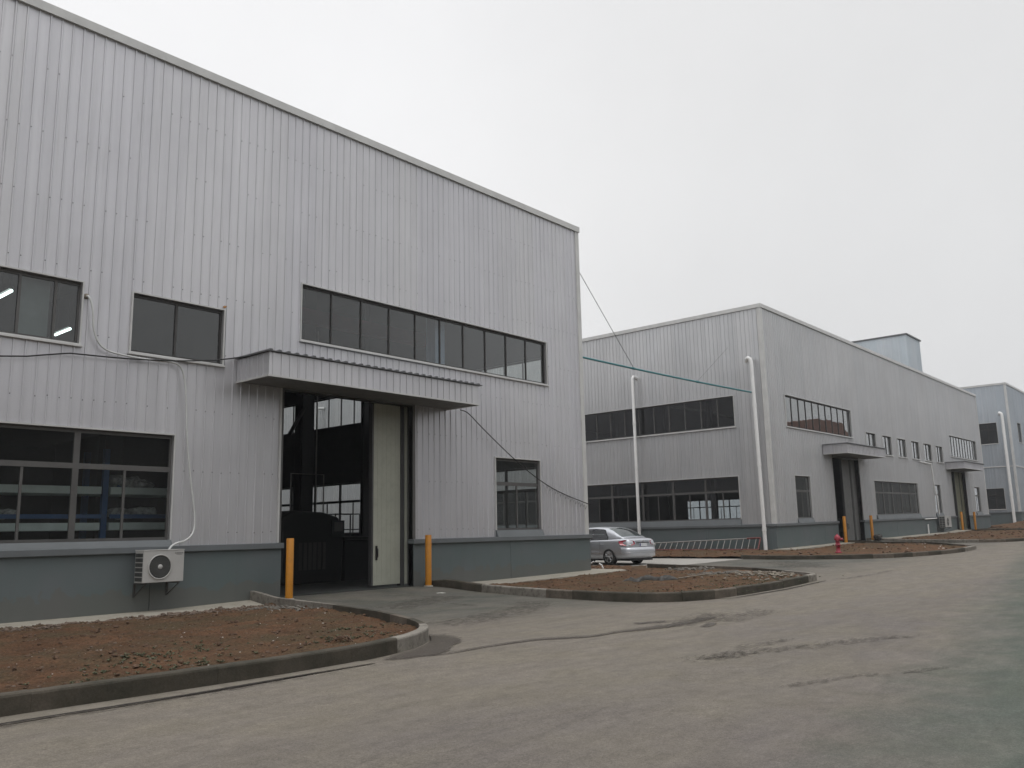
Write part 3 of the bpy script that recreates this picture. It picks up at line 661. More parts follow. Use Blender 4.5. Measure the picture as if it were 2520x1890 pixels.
def warehouse(B, x0, x1, y0, y1, H, warp=None, clad='clad_silver', front=(), left=(), right=(), back=(), gaps=(), trim='trim', cap=1.35, roofz=12.2, sky_strips=()):
    zb = -.3; w_ = MB(); fo = [(o['u'][0], o['u'][1], o['z'][0], o['z'][1]) for o in front]
    fo += [(a, b, zb - 1, h) for a, b, h in gaps]
    sideops = lambda lst: [(o['u'][0], o['u'][1], o['z'][0], o['z'][1]) for o in lst]
    wall(w_, MX(y0), x0, x1, zb, H - .05, fo, screws=[1.6 + 1.36 * i for i in range(8)] if x0 < 0 else ())
    wall(w_, MYn(x0), y0, y1, zb, H - .05, sideops(left)); wall(w_, MYp(x1), y0, y1, zb, H - .05, sideops(right)); wall(w_, MXp(y1), x0, x1, zb, H - .05, sideops(back), ribs=False)
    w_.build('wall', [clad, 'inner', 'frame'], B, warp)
    r_ = MB(); ya = y0 + .15
    for sa, sb, sx0, sx1 in sky_strips:
        r_.box(x0 + .15, x1 - .15, ya, sa, roofz - .1, roofz); r_.box(x0 + .15, sx0, sa, sb, roofz - .1, roofz); r_.box(sx1, x1 - .15, sa, sb, roofz - .1, roofz); ya = sb
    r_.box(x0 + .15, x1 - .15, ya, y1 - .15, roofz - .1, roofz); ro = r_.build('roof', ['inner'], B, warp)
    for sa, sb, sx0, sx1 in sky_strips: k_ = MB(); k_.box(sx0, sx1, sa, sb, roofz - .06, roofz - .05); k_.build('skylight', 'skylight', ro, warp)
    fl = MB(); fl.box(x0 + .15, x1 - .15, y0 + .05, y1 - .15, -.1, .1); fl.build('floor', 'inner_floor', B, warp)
    # parapet cap and corner flashing
    t = MB(); e_ = .075
    t.box(x0 - e_, x1 + e_, y0 - e_, y0 + .2, H - .2, H); t.box(x0 - e_, x1 + e_, y1 - .2, y1 + e_, H - .2, H)
    t.box(x0 - e_, x0 + .2, y0 + .2, y1 - .2, H - .2, H); t.box(x1 - .2, x1 + e_, y0 + .2, y1 - .2, H - .2, H)
    k = x0
    t.build('roof_cap', trim, B, warp)
    for cx_, sx_ in ((x0, 1), (x1, -1)):
        c = MB(); a, b = sorted((cx_ - sx_ * .04, cx_ + sx_ * .17)); c.box(a, b, y0 - .04, y0 - .002, cap + .0, H - .2)
        a, b = sorted((cx_ - sx_ * .04, cx_ - sx_ * .002)); c.box(a, b, y0 - .002, y0 + .17, cap, H - .2); c.build('corner_flashing', trim, B, warp)
    # plinth with a projecting cap
    cuts = [x0 - .06]
    for a, b, h in gaps: cuts += [a - .0, b + .0]
    cuts.append(x1 + .06)
    for i in range(0, len(cuts), 2):
        a, b = cuts[i], cuts[i + 1]
        js = [a] + [j for j in (JOINTS if x0 < 0 else [x0 + 6.1 * k_ for k_ in range(1, 30)]) if a + .5 < j < b - .5] + [b]
        p = MB()
        for c_, d_ in zip(js, js[1:]): p.box(c_ + (.006 if c_ != a else 0), d_ - (.006 if d_ != b else 0), y0 - .06, y0 + .16, zb, cap - .13)
        p.box(a + .02, b - .02, y0 - .045, y0 + .15, zb, cap - .14, 1)
        p.build('plinth', ['plinth', 'car_black'], B, warp); q = MB(); q.box(a - (.05 if i else .06), b + .06 if i + 2 >= len(cuts) else b + .03, y0 - .13, y0 + .14, cap - .13, cap); q.build('plinth_cap', 'plinth_cap', B, warp, bevel=.01)
    for xw, s_ in ((x0, -1), (x1, 1)):
        a, b = sorted((xw + s_ * .06, xw - s_ * .16)); n_ = int((y1 - y0) / 3.32); p = MB(); q = MB()
        js = [y0 + .16 + (y1 - y0 - .16) * k_ / n_ for k_ in range(n_ + 1)]
        for c_, d_ in zip(js, js[1:]): p.box(a, b, c_ + .005, d_ - .005, zb, cap - .13)
        p.box(a + .015, b - .015, y0 + .17, y1 - .02, zb, cap - .14, 1)
        a, b = sorted((xw + s_ * .12, xw - s_ * .14)); q.box(a, b, y0 + .14, y1, cap - .13, cap)
        p.build('plinth', ['plinth', 'car_black'], B, warp); q.build('plinth_cap', 'plinth_cap', B, warp, bevel=.01)
    for lst, mp in ((front, MX(y0)), (left, MYn(x0)), (right, MYp(x1)), (back, MXp(y1))):
        for o in lst:
            if o['u'][0] > 900: continue
            window(B, mp, *o['u'], *o['z'], o.get('m', ()), o.get('t'), o.get('s', ()), warp, o.get('g', 'glass'), o.get('f', 'frame'), sill=o.get('sill', True), fw=o.get('fw', .045))
            if o.get('low'):
                s_ = MB(); a, b = o['u']; s_.prism([(-.06, cap + .002), (.118, cap + .002), (.045, o['z'][0]), (-.06, o['z'][0])], a - .03, b + .03, mp); s_.build('sill_ledge', 'plinth_cap', B, warp)
def low(u0, u1, z0, z1, posts, t0=2.93, t1=3.04, gl='glass'):
    e_ = [u0] + posts + [u1]; subs = [((a + b) / 2, .05) for a, b in zip(e_, e_[1:])]
    return dict(g=gl, u=(u0, u1), z=(z0, z1), m=[(p, .12) for p in posts], t=(t0, t1), s=subs, low=True, f='frame_grey', sill=False, fw=.05)
def high(u0, u1, z0, z1, n, f='frame', w_=.035): return dict(u=(u0, u1), z=(z0, z1), m=even(u0, u1, n, w_), f=f)

# --- near workshop
B1 = empty('workshop_building', (5, 17.75, 0), 'nearest grey metal-clad workshop with the open door, filling the left of the photo', 'building', 'grey metal-clad workshops in a row')
XE = 24.4
endw = [high(19.5, 28.95, 6.43, 7.87, 10), high(29.6, 39.0, 6.43, 7.87, 10), low(19.5, 28.95, 1.55, 3.82, [21.39, 23.28, 25.17, 27.06]), low(29.6, 39.0, 1.55, 3.82, [31.48, 33.36, 35.24, 37.12])]
frontB1 = [dict(u=(3.2, 7.04), z=(5.46, 6.75), m=[(4.6, .05), (5.89, .05), (6.56, .05)], f='frame_grey', g='glass_dark'),
           dict(u=(8.1, 10.25), z=(5.46, 6.75), m=[(9.13, .05)], f='frame', g='glass_dark'),
           high(12.4, 22.34, 6.40, 7.85, 10),
           low(-6.6, 9.17, 1.48, 3.73, [-4.65, -2.68, -.7, 1.27, 3.24, 5.2, 7.17]),
           low(19.66, 21.84, 1.55, 3.78, [], 2.93, 3.04)]
frontB1[4]['s'] = [(20.75, .05)]
backw = [low(-10, 22, 1.55, 3.8, [-8 + 2 * i for i in range(15)]), high(-10, 22, 6.43, 7.87, 32)]
warehouse(B1, -14, XE, 17.75, 64, 12.55, None, 'clad_silver', frontB1, (), endw, (), [(11.95, 16.2, 5.05)])
canopy(B1, 10.64, 17.5, 17.75, 5.07, 5.66)
def door(B, a, b, h, z0, yw, leaf=None, warp=None, open_=True, col='door_cream'):
    f = MB(); mp = MX(yw)
    f.box(a - .06, a, -.16, .03, z0 - .1, h + .06, mp=mp); f.box(b, b + .09, -.2, .03, z0 - .1, h + .06, mp=mp); f.box(b + .24, b + .6, -.42, -.17, z0 - .1, h + .06, mp=mp); f.box(a, b, -.2, .045, h, h + .22, mp=mp); f.box(a, b, -.14, .07, h + .22, h + .34, mp=mp)
    d = f.build('door_frame', 'frame_grey', B, warp); tf = MB(); tf.box(a - .11, a - .062, .0, .045, 1.36, h + .3, mp=mp); tf.build('edge_trim', 'trim_light', d, warp)
    l0, l1 = leaf
    g_ = MB(); g_.box(l0 + .06, l1, -.42, -.30, z0 + .06, h + .1, mp=mp)
    k = l0 + .2
    while k < l1 - .05: g_.box(k - .006, k + .006, -.30, -.294, z0 + .08, h, mp=mp); k += .16
    d1 = g_.build('door_leaf', col, B, warp, bevel=.008)
    e_ = MB(); e_.box(l0, l0 + .058, -.425, -.296, z0 + .05, h + .1, mp=mp); e_.box(l1 + .01, l1 + .13, -.44, -.28, z0, h + .1, mp=mp); e_.build('leaf_edge', 'door_edge', d1, warp)
    g2 = MB(); g2.box(l1 + .14, b + .235, -.36, -.24, z0 + .05, h + .1, mp=mp); g2.build('door_leaf', col, B, warp)
    h_ = MB(); hx = l0 + .17; h_.tube([mp(hx, -.30, z0 + .78), mp(hx, -.23, z0 + .80), mp(hx, -.23, z0 + 1.02), mp(hx, -.30, z0 + 1.04)], .013, 8); h_.box(hx - .03, hx + .03, -.296, -.28, z0 + .72, z0 + 1.1, mp=mp); h_.build('handle', 'car_black', d1, warp)
door(B1, 11.95, 16.2, 5.05, .1, 17.75, (15.0, 16.02))
plain('rust_brown', (.33, .17, .06), .8, var=.4, scale=20)
c = MB()
c.blob((10.25, 17.715, 6.84), .032, (1.5, .3, 1), 0, .4)
c.build('rust_mark', 'rust_brown', B1)
# interior steel columns, beams
def col_beam(B, xs, ys, H, mat, warp=None, s=.2):
    for x in xs:
        for y in ys:
            c = MB(); c.box(x - s, x + s, y - s, y - s + .04, .1, H); c.box(x - s, x + s, y + s - .04, y + s, .1, H); c.box(x - .02, x + .02, y - s + .04, y + s - .04, .1, H); c.build('steel_column', mat, B, warp)
col_beam(B1, [5.3, 11.4, 17.75, 23.7], [18.4], 12.0, 'blue_grey_steel'); col_beam(B1, [11.4, 18.35], [25.9], 12.0, 'machine_dark', s=.25); col_beam(B1, [23.9], [29.27, 39.3], 12.0, 'machine_dark', s=.12)
c = MB(); c.box(-13, 24, 25.3, 25.7, 9.2, 9.7); c.box(-13, 24, 18.3, 18.65, 8.6, 9.1); c.build('crane_beam', 'red_beam', B1)
c = MB(); c.tube([(17.45, 25.5, 5.05), (18.2, 25.7, 6.1)], .07, 6); c.build('column_brace', 'machine_dark', B1)
# mezzanine slab behind the left upper windows
c = MB(); c.box(-13.5, 10.9, 17.95, 30, 4.55, 4.8); c.box(10.8, 10.9, 17.95, 30, 4.8, 9.4); c.build('mezzanine', 'inner', B1)

# --- second workshop
def warp2(x, y, z):
    k_ = g(x); return (x, y, z + k_ * (1 - z / 12.55))
B2 = empty('workshop_building', (60, 17.75, g(60)), 'second grey metal-clad workshop, right of centre, with two small canopies and white drain pipes', 'building', 'grey metal-clad workshops in a row')
f2 = [high(42.0, 51.4, 6.38, 8.05, 10)]
for a, b in ((53.75, 55.55), (56.85, 58.6), (59.85, 61.65), (62.9, 64.7), (65.85, 67.75), (68.95, 70.7)): f2.append(dict(u=(a, b), z=(5.6, 6.88), m=[((a + b) / 2, .05)]))
f2 += [high(73.0, 81.4, 6.25, 8.0, 10), low(42.48, 44.45, 1.58, 3.8, [], 2.95, 3.06), low(54.5, 63.45, 1.62, 3.8, [56.3, 58.1, 59.9, 61.7], 3.0, 3.1), low(67.35, 69.1, 1.62, 3.8, [], 3.0, 3.1), low(79.15, 81.0, 1.62, 3.8, [], 3.0, 3.1)]
l2 = [high(19.5, 29.02, 6.38, 7.98, 10, 'frame_grey', .055), high(29.6, 39.0, 6.38, 7.98, 10, 'frame_grey', .055), low(19.5, 29.02, 1.62, 3.8, [21.4, 23.3, 25.2, 27.2], 3.0, 3.1), low(29.6, 39.0, 1.62, 3.8, [31.5, 33.4, 35.3, 37.1], 3.0, 3.1)]
backw2 = [low(42, 82, 1.55, 3.8, [44 + 2 * i for i in range(19)]), high(42, 82, 6.43, 7.87, 40)]
warehouse(B2, 39.8, 83.3, 17.75, 70, 12.6, warp2, 'clad_grey', f2, l2, [low(40.5, 47, 1.6, 3.8, [42, 44, 45.5], gl='glass_dark')], (), [(47.85, 52.0, 5.0), (72.5, 76.6, 5.0)], sky_strips=[(37.4, 38.5, 66, 82), (54.0, 54.6, 73, 80)])
canopy(B2, 46.6, 52.9, 17.75, 5.1, 5.66, warp2); canopy(B2, 71.1, 77.1, 17.75, 5.1, 5.66, warp2)
door(B2, 47.85, 52.0, 5.0, .1, 17.75, (50.1, 51.3), warp2, col='door_grey'); door(B2, 72.5, 76.6, 5.0, .1, 17.75, (74.6, 75.9), warp2, col='door_olive')
col_beam(B2, [46, 52.7, 59, 65, 71, 77], [18.5, 31], 12, 'machine_dark', warp2)
def drain(B, pts, r, clamps, warp=None):
    c = MB(); c.tube(pts, r, 14)
    for z in clamps:
        a, b = [Vector(p) for p in pts[-2:]]; t = (z - a.z) / (b.z - a.z); q = a + (b - a) * t; c.tube([q - Vector((0, 0, .09)), q + Vector((0, 0, .09))], r * 1.13, 14)
    return c.build('drain_pipe', 'white_pipe', B, warp)
drain(B2, [(39.80, 25.2, 9.70), (39.6, 25.21, 9.80), (39.47, 25.22, 9.80), (39.42, 25.24, 9.68), (39.42, 25.25, .35)], .085, [1.5, 4.8, 7.2])
drain(B2, [(39.80, 53.6, 11.2), (39.42, 54, 11.2), (39.42, 54.05, 10.9), (39.42, 54.05, .3)], .1, [4.8])
drain(B2, [(39.6, 18.55, 9.66), (39.5, 18.50, 9.80), (39.42, 18.38, 9.84), (39.4, 18.26, 9.76), (39.4, 18.21, 9.58), (39.4, 18.14, .18)], .092, [1.35, 4.5, 7.4])
# white conduit on the second workshop
c = MB(); c.tube([(64.2, 17.62, 5.75), (66.9, 17.62, 5.7)], .04, 6); c.tube([(66.9, 17.62, 5.7), (67.1, 17.62, 4.0), (67.5, 17.62, 3.4), (67.7, 17.62, 2.1)], .045, 6); c.tube([(64.0, 17.62, 1.75), (66.9, 17.62, 1.8)], .04, 6); c.tube([(64.5, 17.6, 1.4), (64.5, 17.6, .6)], .05, 6)
c.build('conduit', 'white_pipe', B2)

# --- blue workshop behind
def warp3(x, y, z): return (x, y, z + .87 * (1 - z / 15.1))
B3 = empty('workshop_building', (100, 17.55, .87), 'third workshop, pale blue and partly cut off at the right edge', 'building', 'grey metal-clad workshops in a row')
f3 = []
for i in range(5): f3 += [dict(u=(98.6 + 6.2 * i, 100.2 + 6.2 * i), z=(9.0, 11.1), m=[(99.4 + 6.2 * i, .05)], g='glass_dark'), dict(u=(98.6 + 6.2 * i, 100.2 + 6.2 * i), z=(1.9, 4.1), m=[(99.4 + 6.2 * i, .05)], g='glass_dark')]
warehouse(B3, 95.3, 130, 17.5, 29.5, 15.1, warp3, 'clad_blue', f3, [dict(u=(18.68, 20.3), z=(8.75, 10.95), m=[(19.5, .05)], t=(10.2, 10.27), g='glass_dark'), dict(u=(18.7, 20.3), z=(1.9, 4.05), m=[(19.5, .05)], t=(3.3, 3.37), g='glass_dark')], (), (), (), trim='trim_light', cap=1.6, roofz=14.6)
c = MB(); c.box(95.22, 95.3, 17.6, 29, 6.75, 6.85); c.box(95.3, 130, 17.42, 17.5, 6.75, 6.85); c.build('drip_strip', 'trim_light', B3)
drain(B3, [(95.3, 18.3, 12.0), (95.05, 18.25, 12.1), (95.0, 18.1, 12.0), (95.0, 18.05, 11.8), (95.0, 18.05, 1.0)], .14, [4, 8])
# tower block
TB = empty('tower_block', (112, 33, 0), 'tall pale blue metal tower block rising above the roof line of the second workshop', 'tower')
t_ = MB(); wall(t_, MX(30), 108.9, 114.5, 0, 24.3, []); wall(t_, MYn(108.9), 30, 38, 0, 24.3, []); wall(t_, MYp(114.5), 30, 38, 0, 24.3, [], ribs=False); wall(t_, MXp(38), 108.9, 114.5, 0, 24.3, [], ribs=False)
t_.build('wall', ['clad_pale_blue', 'inner'], TB)
t_ = MB(); t_.box(108.75, 114.65, 29.85, 38.15, 24.3, 24.48); t_.build('roof', 'canopy_roof', TB)

# --- across the road, behind the camera: only its reflection shows in the windows
BX = empty('opposite_building', (40, -14, 0), 'long low dull building across the road, mirrored in the lower windows', 'building')
c = MB(); c.box(-30, 175, -24, -12, 0, 8.6); c.build('wall', 'grey_render', BX)
c = MB(); c.box(-30.4, 175.4, -24.4, -11.6, 8.6, 9.0); c.build('roof', 'canopy_roof', BX)
BR = empty('brick_building', (160, -26, 0), 'reddish-brown building mirrored in the upper windows of the second workshop', 'building')
c = MB(); c.box(138, 182, -50, -26, 0, 18.5); c.build('wall', 'brown_brick', BR)
c = MB(); c.prism([(137.5, 18.5), (182.5, 18.5), (172, 21.5), (160, 21.5)], -50.5, -25.5, lambda u, a, b: (a, u, b)); c.build('roof', 'brown_brick', BR)

# ------------------------------------------------------------------ things on and inside the near workshop
# bollards
def bollard(loc, label, h=1.36, lean=(0, 0)):
    E_ = empty('bollard', loc, label, 'bollard', 'orange-yellow steel bollards beside the doors')
    x, y, z = loc
    c = MB(); c.lathe([(.0, h), (.075, h), (.086, h - .012), (.086, 0), (.086, -.15)], 22, loc); o = c.build('post', 'bollard_paint', E_)
    b = MB(); b.lathe([(.0, .012), (.12, .01), (.13, -.05)], 18, loc); b.build('base_collar', 'concrete', E_)
    E_.rotation_euler = (lean[0], lean[1], 0)
bollard((11.72, 17.0, G(11.72, 17.0)), 'orange bollard at the left side of the open door')
bollard((16.36, 17.28, G(16.36, 17.28)), 'yellow-orange bollard at the right side of the open door')
bollard((47.45, 17.2, .52), 'orange bollard behind the red hydrant, left of the first small canopy door', 1.42)
bollard((51.75, 17.2, .57), 'orange bollard with a dark lump at its foot, right of the first small canopy door', 1.42)
bollard((72.0, 17.2, .87), 'far orange bollard at the left side of the last door', 1.4)
bollard((75.9, 17.2, .87), 'farthest orange bollard, right of the last door', 1.4)
c = MB(); 
for i in range(9): c.blob((51.75 + random.uniform(-.25, .3), 16.9 + random.uniform(-.1, .1), .68 + random.uniform(-.03, .12)), .16, (1.2, 1, .8))
tag(c.build('dirt_lump', 'dark_tarp'), 'dark lump of dirt at the foot of a bollard by the second driveway', 'dirt pile')

def ac(x0, x1, y0, z0, z1, label, depth=.34, base_y=17.69):
    E_ = empty('air_conditioner', ((x0 + x1) / 2, y0, z0), label, 'air conditioner', 'white outdoor air-conditioner units on the plinths')
    c = MB(); c.box(x0, x1, y0, y0 + depth, z0, z1); c.box(x0 - .01, x1 + .01, y0 - .01, y0 + depth + .01, z1, z1 + .015); body = c.build('casing', 'ac_white', E_, bevel=.008)
    w_, h_ = x1 - x0, z1 - z0; cx, cz = x0 + .40 * w_, (z0 + z1) / 2 - .01; r = h_ * .36
    c = MB(); c.lathe([(r * 1.09, y0 - .004), (r * 1.09, y0 - .022), (r, y0 - .022), (r, y0 - .004)], 36, (cx, 0, cz), 'y'); c.build('fan_ring', 'ac_white', E_)
    c = MB(); c.lathe([(0, y0 - .006), (r, y0 - .006)], 36, (cx, 0, cz), 'y'); c.build('fan_opening', 'ac_dark', E_)
    c = MB()
    for k in range(24):
        a = k * math.pi / 12; c.tube([(cx + math.cos(a) * r * .2, y0 - .02, cz + math.sin(a) * r * .2), (cx + math.cos(a + .25) * r * .65, y0 - .02, cz + math.sin(a + .25) * r * .65), (cx + math.cos(a + .3) * r, y0 - .014, cz + math.sin(a + .3) * r)], .0022, 4)
    for q in (.35, .5, .65, .82): c.tube([(cx + math.cos(a) * r * q, y0 - .02, cz + math.sin(a) * r * q) for a in [i * math.pi / 15 for i in range(31)]], .0022, 4, caps=False)
    c.build('fan_grille', 'ac_grille', E_)
    c = MB(); c.lathe([(0, y0 - .03), (r * .2, y0 - .03), (r * .22, y0 - .018)], 20, (cx, 0, cz), 'y'); c.build('hub_cap', 'ac_white', E_)
    # side vents
    c = MB(); n = 6
    for k in range(n):
        a = z0 + .03 + (h_ - .06) * k / n; b = a + (h_ - .06) / n - .022
        for ya, yb in ((y0 + .03, y0 + depth * .48), (y0 + depth * .52, y0 + depth - .03)):
            c.box(x0 - .008, x0 - .001, ya, yb, a, b)
    c.build('side_vents', 'ac_dark', E_)
    # maker's lettering, too small to read: two rows of small dark strokes
    c = MB(); lx = x0 + .765 * w_
    for k in range(11): c.box(lx + k * .0165, lx + k * .0165 + .012, y0 - .002, y0 - .0005, z1 - .075, z1 - .052 + .004 * (k % 3 == 0))
    for k in range(12): c.box(lx + .03 + k * .010, lx + .03 + k * .010 + .007, y0 - .002, y0 - .0005, z1 - .097, z1 - .086)
    c.build('lettering', 'ac_grille', E_)
    for u in (x0 + .08, x1 - .08):
        c = MB(); c.box(u - .018, u + .018, y0 + .02, base_y, z0 - .035, z0 - .003); c.box(u - .018, u + .018, base_y - .03, base_y, z0 - .3, z0 - .035); c.tube([(u, y0 + .05, z0 - .04), (u, base_y - .03, z0 - .28)], .012, 6); c.build('bracket', 'frame', E_)
    return E_
ac(8.35, 9.22, 17.16, .63, 1.27, 'white outdoor unit hanging on the nearest plinth under the long window', .36)
ac(67.0, 68.6, 17.1, 1.15, 1.95, 'small far outdoor unit on the plinth of the second workshop', .4)

def cable(name, pts, r, mat, label, cat, it=3, n=7):
    P = pts
    for _ in range(it):
        q = [P[0]]
        for a, b in zip(P, P[1:]): q += [tuple(a[i] * .75 + b[i] * .25 for i in range(3)), tuple(a[i] * .25 + b[i] * .75 for i in range(3))]
        P = q + [P[-1]]
    c = MB(); c.tube(P, r, n); return tag(c.build(name, mat), label, cat)
cable('coolant_pipe', [(7.13, 17.76, 6.48), (7.14, 17.62, 6.47), (7.24, 17.62, 6.2), (7.27, 17.64, 5.75), (7.45, 17.64, 5.42), (7.8, 17.64, 5.33), (8.64, 17.6, 5.30), (9.0, 17.6, 5.33), (9.22, 17.63, 5.26), (9.33, 17.64, 4.9), (9.38, 17.64, 4.3), (9.40, 17.64, 3.9), (9.48, 17.64, 3.2), (9.58, 17.64, 2.6), (9.66, 17.64, 2.15), (9.69, 17.62, 1.8), (9.62, 17.58, 1.58), (9.4, 17.5, 1.44), (9.15, 17.42, 1.41), (9.03, 17.38, 1.34), (8.97, 17.36, 1.26)], .021, 'white_hose', 'white pipe curving over the wall down to the nearest outdoor unit', 'pipe')
c = MB(); c.lathe([(0, -.06), (.05, -.055), (.06, 0)], 14, (7.13, 17.76, 6.48), 'y'); tag(c.build('wall_grommet', 'rubble_pale'), 'yellowish wall plug where the white pipe leaves the wall', 'wall plug')
cable('power_cable', [(-8, 17.58, 4.75), (2, 17.58, 4.78), (5.58, 17.58, 4.93), (6.8, 17.6, 5.21), (6.9, 17.6, 5.215), (7.9, 17.58, 5.25), (8.75, 17.56, 5.32), (9.4, 17.55, 5.40), (10.12, 17.5, 5.52), (10.7, 17.2, 5.66), (11.2, 17.3, 5.69)], .016, 'black_cable', 'black cable strung across the wall to the left end of the near canopy', 'cable', 2)
cable('power_cable', [(18.05, 17.66, 5.12), (18.3, 17.6, 5.08), (18.9, 17.6, 4.66), (20.36, 17.58, 3.76), (21.6, 17.6, 3.14), (22.76, 17.6, 2.73), (24.45, 17.6, 2.36)], .016, 'black_cable', 'black cable drooping from the near canopy across the small window to the wall corner', 'cable', 2)
c = MB()
for i in range(16):
    t = i / 15; x = 22.0 + t * 2.1; z = 3.0 - (x - 22.0) * .30 + .0; c.tube([(x, 17.6, z - .02), (x + .06, 17.62, z - .12 - .04 * (i % 2)), (x + .12, 17.6, z - .05)], .006, 5)
tag(c.build('cable_tie_loops', 'black_cable'), 'thin loose wire loops hanging under the drooping cable', 'wire')

# pipe between the buildings with its stay wires
A_ = Vector((24.44, 18.98, 8.07)); B_ = Vector((39.5, 18.3, 8.07))
c = MB(); c.tube([A_ + (B_ - A_) * (i / 12) - Vector((0, 0, .05 * math.sin(math.pi * i / 12))) for i in range(13)], .04, 10)
for t in (.33, .66): q = A_ + (B_ - A_) * t; c.tube([q - Vector((.08, 0, .04)), q + Vector((.08, 0, -.04))], .055, 10)
tag(c.build('overhead_pipe', 'teal_paint'), 'thin teal pipe spanning the gap between the two grey workshops', 'pipe')
J1 = A_ + (B_ - A_) * .33; J2 = A_ + (B_ - A_) * .66
c = MB(); c.tube([(24.44, 18.1, 11.5), J1], .012, 5); tag(c.build('stay_wire', 'wire'), 'thin stay wire from the near roof corner down to the teal pipe', 'wire')
c = MB(); c.tube([(39.75, 19.6, 10.6), J2], .005, 5); tag(c.build('stay_wire', 'wire'), 'faint stay wire from the teal pipe up to the second workshop wall', 'wire')

# ladder on edge under the end windows
LD = empty('ladder', (39.2, 21.5, .3), 'long red-ended ladder lying on its edge against the plinth behind the silver car', 'ladder')
def lad(t): y = 18.42 + (25.9 - 18.42) * t; return y, .33, .95 - .38 * t * 1.0
zb_ = lambda t: .40
for nm, w_ in (('rail', 0), ('rail', 1)):
    c = MB(); pts = []
    for i in range(9):
        t = i / 8; y = 18.42 + 7.5 * t; z = .40 if w_ == 0 else .94 - .26 * t; xx = 39.15 if w_ == 0 else 39.48; pts.append((xx, y, z))
    c.tube(pts, .035, 8); o = c.build(nm, 'red_rust' if w_ == 0 else 'ladder_metal', LD)
c = MB()
for i in range(22):
    t = (i + .6) / 22.5; y = 18.42 + 7.5 * t; top = .94 - .26 * t; c = MB(); c.tube([(39.15, y, .40), (39.48, y, top)], .021, 6); c.build('rung', 'ladder_metal', LD)
c = MB(); c.tube([(39.15, 18.42, .40), (39.48, 18.40, .94)], .04, 8); c.tube([(39.48, 18.4, .94), (39.48, 19.1, .92)], .045, 8); c.build('end_piece', 'red_rust', LD)

# hydrant
hx, hy = 36.6, 13.62; hz = hC(hx, hy)
HY = empty('fire_hydrant', (hx, hy, hz), 'red fire hydrant standing in the soil beside the second driveway', 'fire hydrant')
HK = 1.0
c = MB(); c.lathe([(0, 0), (.15, 0), (.15, .035), (.085, .04), (.08, .30), (.12, .31), (.12, .35), (.085, .36), (.09, .52), (.13, .54), (.13, .60), (.115, .68), (.06, .74), (.03, .75), (.03, .79), (0, .79)], 20, (hx, hy, hz)); c.build('barrel', 'red_paint', HY)
for a in (R(200), R(290), R(20)):
    d = Vector((math.cos(a), math.sin(a), 0)); q = Vector((hx, hy, hz + .56)); c = MB(); c.tube([q + d * .05, q + d * .17], .05, 12); c.tube([q + d * .17, q + d * .22], .065, 8); c.build('nozzle', 'red_paint', HY)

# debris
def pile(name, mat, c0, n, sx_, sy_, sz_, r, hf, label, cat, flat=.5):
    c = MB()
    for _ in range(n):
        x = random.gauss(c0[0], sx_); y = random.gauss(c0[1], sy_); c.blob((x, y, hf(x, y) + random.random() * sz_), r * random.uniform(.4, 1), (1.3, .9, flat), 0, .35)
    return tag(c.build(name, mat), label, cat)
# crumpled dark sheet
def sheet(name, cx, cy, ax, lx, ly, hgt, mat, label, cat, hf):
    mb = MB(); nx_, ny_ = 34, 14; ca, sa = math.cos(ax), math.sin(ax)
    top = []
    for j in range(ny_):
        for i in range(nx_):
            u, v = i / (nx_ - 1) * 2 - 1, j / (ny_ - 1) * 2 - 1
            wx = u * lx * (1 + .12 * (vnoise(j * .7, 3) - .5)); wy = v * ly * (.55 + .7 * vnoise(i * .35, 5)) + .06 * math.sin(i * .5)
            x = cx + wx * ca - wy * sa; y = cy + wx * sa + wy * ca
            e_ = max(0, 1 - max(abs(u), abs(v)) ** 4); z = hf(x, y) + .01 + e_ * hgt * (.25 + .9 * vnoise(i * .55, j * .8, 4) + .35 * vnoise(i * 1.3, j * 1.9, 6))
            top.append((x, y, z))
    k_ = len(top); bot = [(a, b, c_ - .015) for a, b, c_ in top]
    fs = [(j * nx_ + i, j * nx_ + i + 1, (j + 1) * nx_ + i + 1, (j + 1) * nx_ + i) for j in range(ny_ - 1) for i in range(nx_ - 1)]
    mb.add(top + bot, fs + [tuple(k_ + q for q in f[::-1]) for f in fs], 0, True)
    return tag(mb.build(name, mat), label, cat)
sheet('crumpled_sheet', 20.5, 12.85, R(-50), .75, .15, .10, 'dark_tarp', 'dark grey crumpled sheet lying on the middle soil bed', 'sheet', hB)
c = MB(); c.tube([(20.9, 12.2, hB(20.9, 12.2) + .04), (22.1, 11.9, hB(22.1, 11.9) + .04)], .02, 6); tag(c.build('stick', 'rubble_pale'), 'thin pale stick beside the crumpled sheet', 'stick')
for nm, pts, lab in (('pipe_stub', [(25.75, 18.75, .12), (25.78, 18.68, .26), (25.83, 18.55, .34)], 'left white pipe stub poking out of the soil before the car'), ('pipe_stub', [(25.75, 18.1, .10), (25.72, 18.14, .22), (25.68, 18.22, .28)], 'right white pipe stub poking out of the soil before the car')):
    c = MB(); c.tube([(x, y, z + .02) for x, y, z in pts], .032, 10); tag(c.build(nm, 'white_pipe'), lab, 'pipe', 'white pipe stubs in the soil')
c = MB(); hx2, hy2 = 6.45, 9.05
for i in range(14):
    a = random.random() * 6.28; q = Vector((7.35 + random.uniform(-.12, .12), 9.35 + random.uniform(-.1, .1), hA(7.3, 9.3) + .03)); d = Vector((math.cos(a), math.sin(a), random.uniform(0, .5))) * random.uniform(.05, .13); c.tube([q - d, q + Vector((0, 0, .03)), q + d], .008, 5)
tag(c.build('root_clump', 'brown_clod'), 'small tangled clump of dry roots at the front of the nearest soil bed', 'roots')
